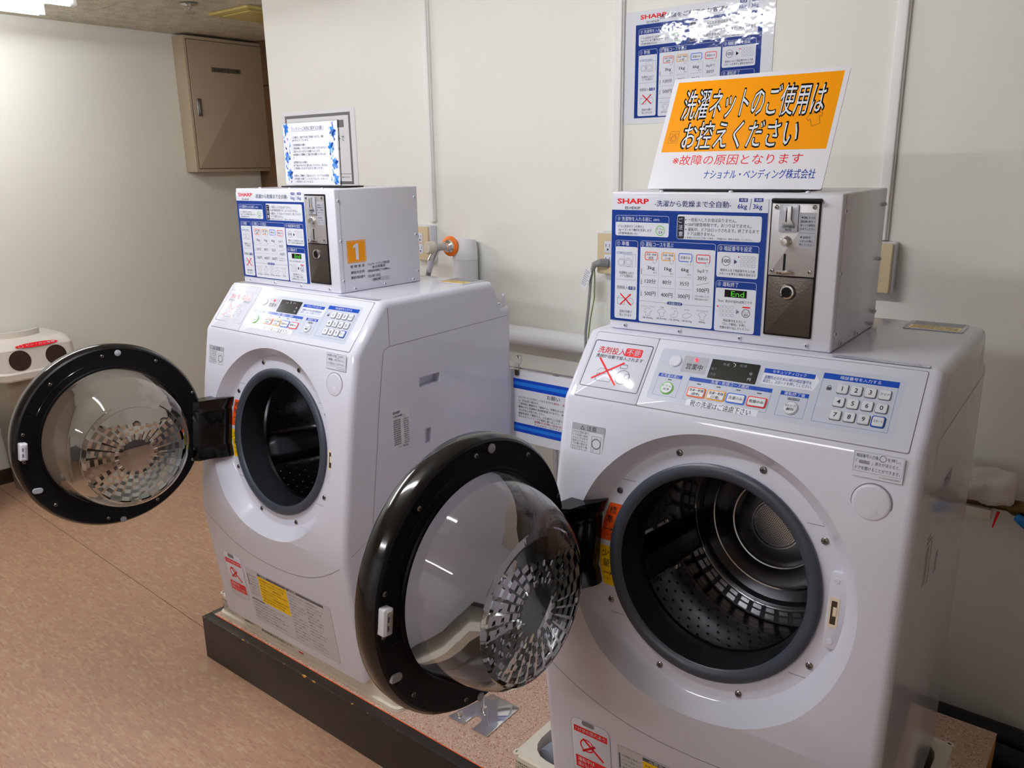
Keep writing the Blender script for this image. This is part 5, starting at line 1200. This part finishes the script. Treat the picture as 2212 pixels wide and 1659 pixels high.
# ------------------------------------------------------------------ wall notices
WF = Fr((0, YW, 0), (1, 0, 0), (0, 0, 1))
o = MB().rr(-.905, 1.100, -.470, 1.3925, .006, .0006, .0016, 'lam', WF).obj('wall_notice', smooth=0)
printing('printing', [('ro', 0, 'frame', -.8785, 1.1225, -.4945, 1.3785, .0003, .011), ('r', 0, 'frame', -.80, 1.326, -.532, 1.352, 0, 0), ('t', 1, 'ink', 'ントで', -.590, -.533, 1.287, .020, 1), ('t', 1, 'ink', 'す。', -.600, -.560, 1.256, .020, 1), ('t', 1, 'ink', '0', -.580, -.570, 1.183, .018, 1), ('l', 1, 'ink', -.83, 1.160, -.507, 1.160, .0015), ('t', 1, 'ink', '種類から変えられます', -.560, -.515, 1.148, .006, 0)], WF, o, base=.0017)
tag(o, 'laminated notice with a grey border on the wall behind the flowered card', 'notice')
o = MB().rr(.6545, 1.287, 1.0715, 1.574, .006, .0006, .0018, 'lamwave', WF).obj('wall_poster', smooth=0)
# glossy wavy laminate: the print sits under the film, so it shares the gloss
for k, c in INK.items():
    mat('q_' + k, c, .06, spec=.8, bump=.16, bscale=16)
pmap = lambda x, z: (.687 + (x - .0343) * (1.041 - .687) / .2718, 1.302 + (z - .9156) * (1.566 - 1.302) / .2119)
po = [i for i in COIN[:HEAD[0]] + COIN[HEAD[0]:HEAD[0] + 2] + COIN[HEAD[0] + 3:]] + [('t', 3, 'navy', '-洗濯機をご利用のお客様へ-', .0850, .2450, 1.1175, .0085, 1)]
k0 = {k: M['p_' + k] for k in INK}
for k in INK: M['p_' + k] = M['q_' + k]
printing('printing', po, WF, o, base=.0020, tf=pmap)
for k in INK: M['p_' + k] = k0[k]
tag(o, 'glossy blue and white laminated instruction poster on the wall behind the orange sign', 'poster')
# ------------------------------------------------------------------ sign stand with the request sheet between the machines
t = empty('sign_stand', (.700, .552, PZ))
MB().rr(-.034, -.09, .15, .09, .02, .0005, .006, 'steel').obj('base_plate', t, bevel=.001)
MB().tube([(0, .006, .006), (0, .006, .70)], .0075, 'steel', 14).obj('post', t)
MB().tube([(-.150, .0, .703), (.150, .0, .703)], .0028, 'chrome', 10).obj('cross_bar', t)
for x in (-.150, .150): MB().lathe([(0, -.0055), (.0045, -.003), (.0055, 0), (.0045, .003), (0, .0055)], 'chrome', Fr((x, 0, .703), (0, 1, 0), (0, 0, 1)), seg=12).obj('bar_knob', t)
for x in (-.118, .118):
    b = MB(); b.pillow(x - .007, -.020, x + .007, .014, .003, .0022, .0055, .001, 'acrylic', Fr((0, -.004, .703), (1, 0, 0), (0, 0, 1))); b.tube([(x, .002, .712), (x, .010, .722), (x, .008, .732), (x, -.004, .734)], .004, 'acrylic', 8); cl = b.obj('clear_clip', t); MB().box(x - .004, -.011, .684, x + .004, -.0098, .700, 'brass').obj('clip_spring', cl, smooth=0)
FS2 = Fr((-.143, -.0035, .498), (1, 0, 0), (0, 0, 1)); w, h = .286, .2
b = MB(); b.rr(0, 0, w, h, .001, -.0004, .0004, 'p_paper', FS2); sh = b.obj('request_sheet', t, smooth=0, label='white sheet with blue bands at top and bottom')
it = []
for y0, y1 in ((.148, .176), (.026, .052)): it += [('r', 0, 'deepblue', .010, y0, .276, y1, 0, 0), ('r', 1, 'skyblue', .010, y0 + (y1 - y0) * .34, .276, y0 + (y1 - y0) * .70, 0, 0)]
it += [('t', 1, 'ink', 'お願い', .122, .164, .1385, .0115, 1), ('t', 1, 'ink', '・セルフサービス方式をとっておりますので', .022, .142, .1255, .0062, 0), ('t', 1, 'red', '紛失・盗難・お忘れ物', .144, .235, .1255, .0062, 1), ('t', 1, 'ink', 'は、責任は負い兼ねます。', .028, .096, .1165, .0062, 0), ('t', 1, 'ink', '・ご使用前に機器内をご確認の上、衣類をお入れ下さい。', .022, .200, .1075, .0062, 0), ('t', 1, 'ink', '・機械の中に洗濯物を長時間放置されますと、他のお客様の迷惑', .022, .225, .0985, .0062, 0), ('t', 1, 'ink', '後は早急にお取り出し下さい。', .028, .116, .0895, .0062, 0), ('t', 1, 'ink', '・機器容量をご確認の上、入れ過ぎにご注意ください。', .022, .198, .0805, .0062, 0), ('t', 1, 'ink', '・皆さんのランドリーです清潔に使いましょう。', .022, .165, .0720, .0062, 0), ('t', 1, 'red', '故障のお問い合わせ 022-287-3322', .080, .230, .0640, .0066, 1), ('t', 1, 'ink', 'ナショナル・ベンディング株式会社', .080, .215, .0562, .0066, 0)]
printing('printing', it, FS2, sh, base=.0005)
tag(t, 'steel floor stand holding a white request sheet with blue bands between the machines', 'sign stand')
# ------------------------------------------------------------------ polished base plate on the platform
t = empty('steel_base_plate', (.82, .11, PZ)); ox, oy = .82, .11
pts = [(.7604, .0490), (.7630, .0478), (.8040, .0477), (.8078, .0500), (.8075, .0800), (.8090, .0860), (.8140, .0905), (.8200, .0915), (.8270, .0890), (.8315, .0835), (.8330, .0780), (.8345, .0500), (.8375, .0475), (.8730, .0478), (.8770, .0510), (.8735, .1680), (.8705, .1720), (.7910, .1735), (.7874, .1700)]
MB().prism([(x - ox, y - oy) for x, y in pts], .0004, .0030, 'chrome').obj('plate', t, bevel=.0006, label='mirror bright notched steel plate')
MB().lathe([(0, .003), (.008, .003), (.0085, .008), (.0065, .013), (0, .0145)], 'chrome', Fr((.7805 - ox, .068 - oy, 0), (1, 0, 0), (0, 1, 0)), seg=18).obj('cap_nut', t)
MB().lathe([(0, .003), (.008, .003), (.0085, .008), (.0065, .013), (0, .0145)], 'chrome', Fr((.8128 - ox, .115 - oy, 0), (1, 0, 0), (0, 1, 0)), seg=18).obj('cap_nut', t)
MB().tube([(.8128 - ox, .115 - oy, .013), (.8125 - ox, .116 - oy, .085)], .0022, 'chrome', 10).obj('rod', t)
tag(t, 'small mirror bright notched steel plate with cap nuts on the platform', 'base plate')
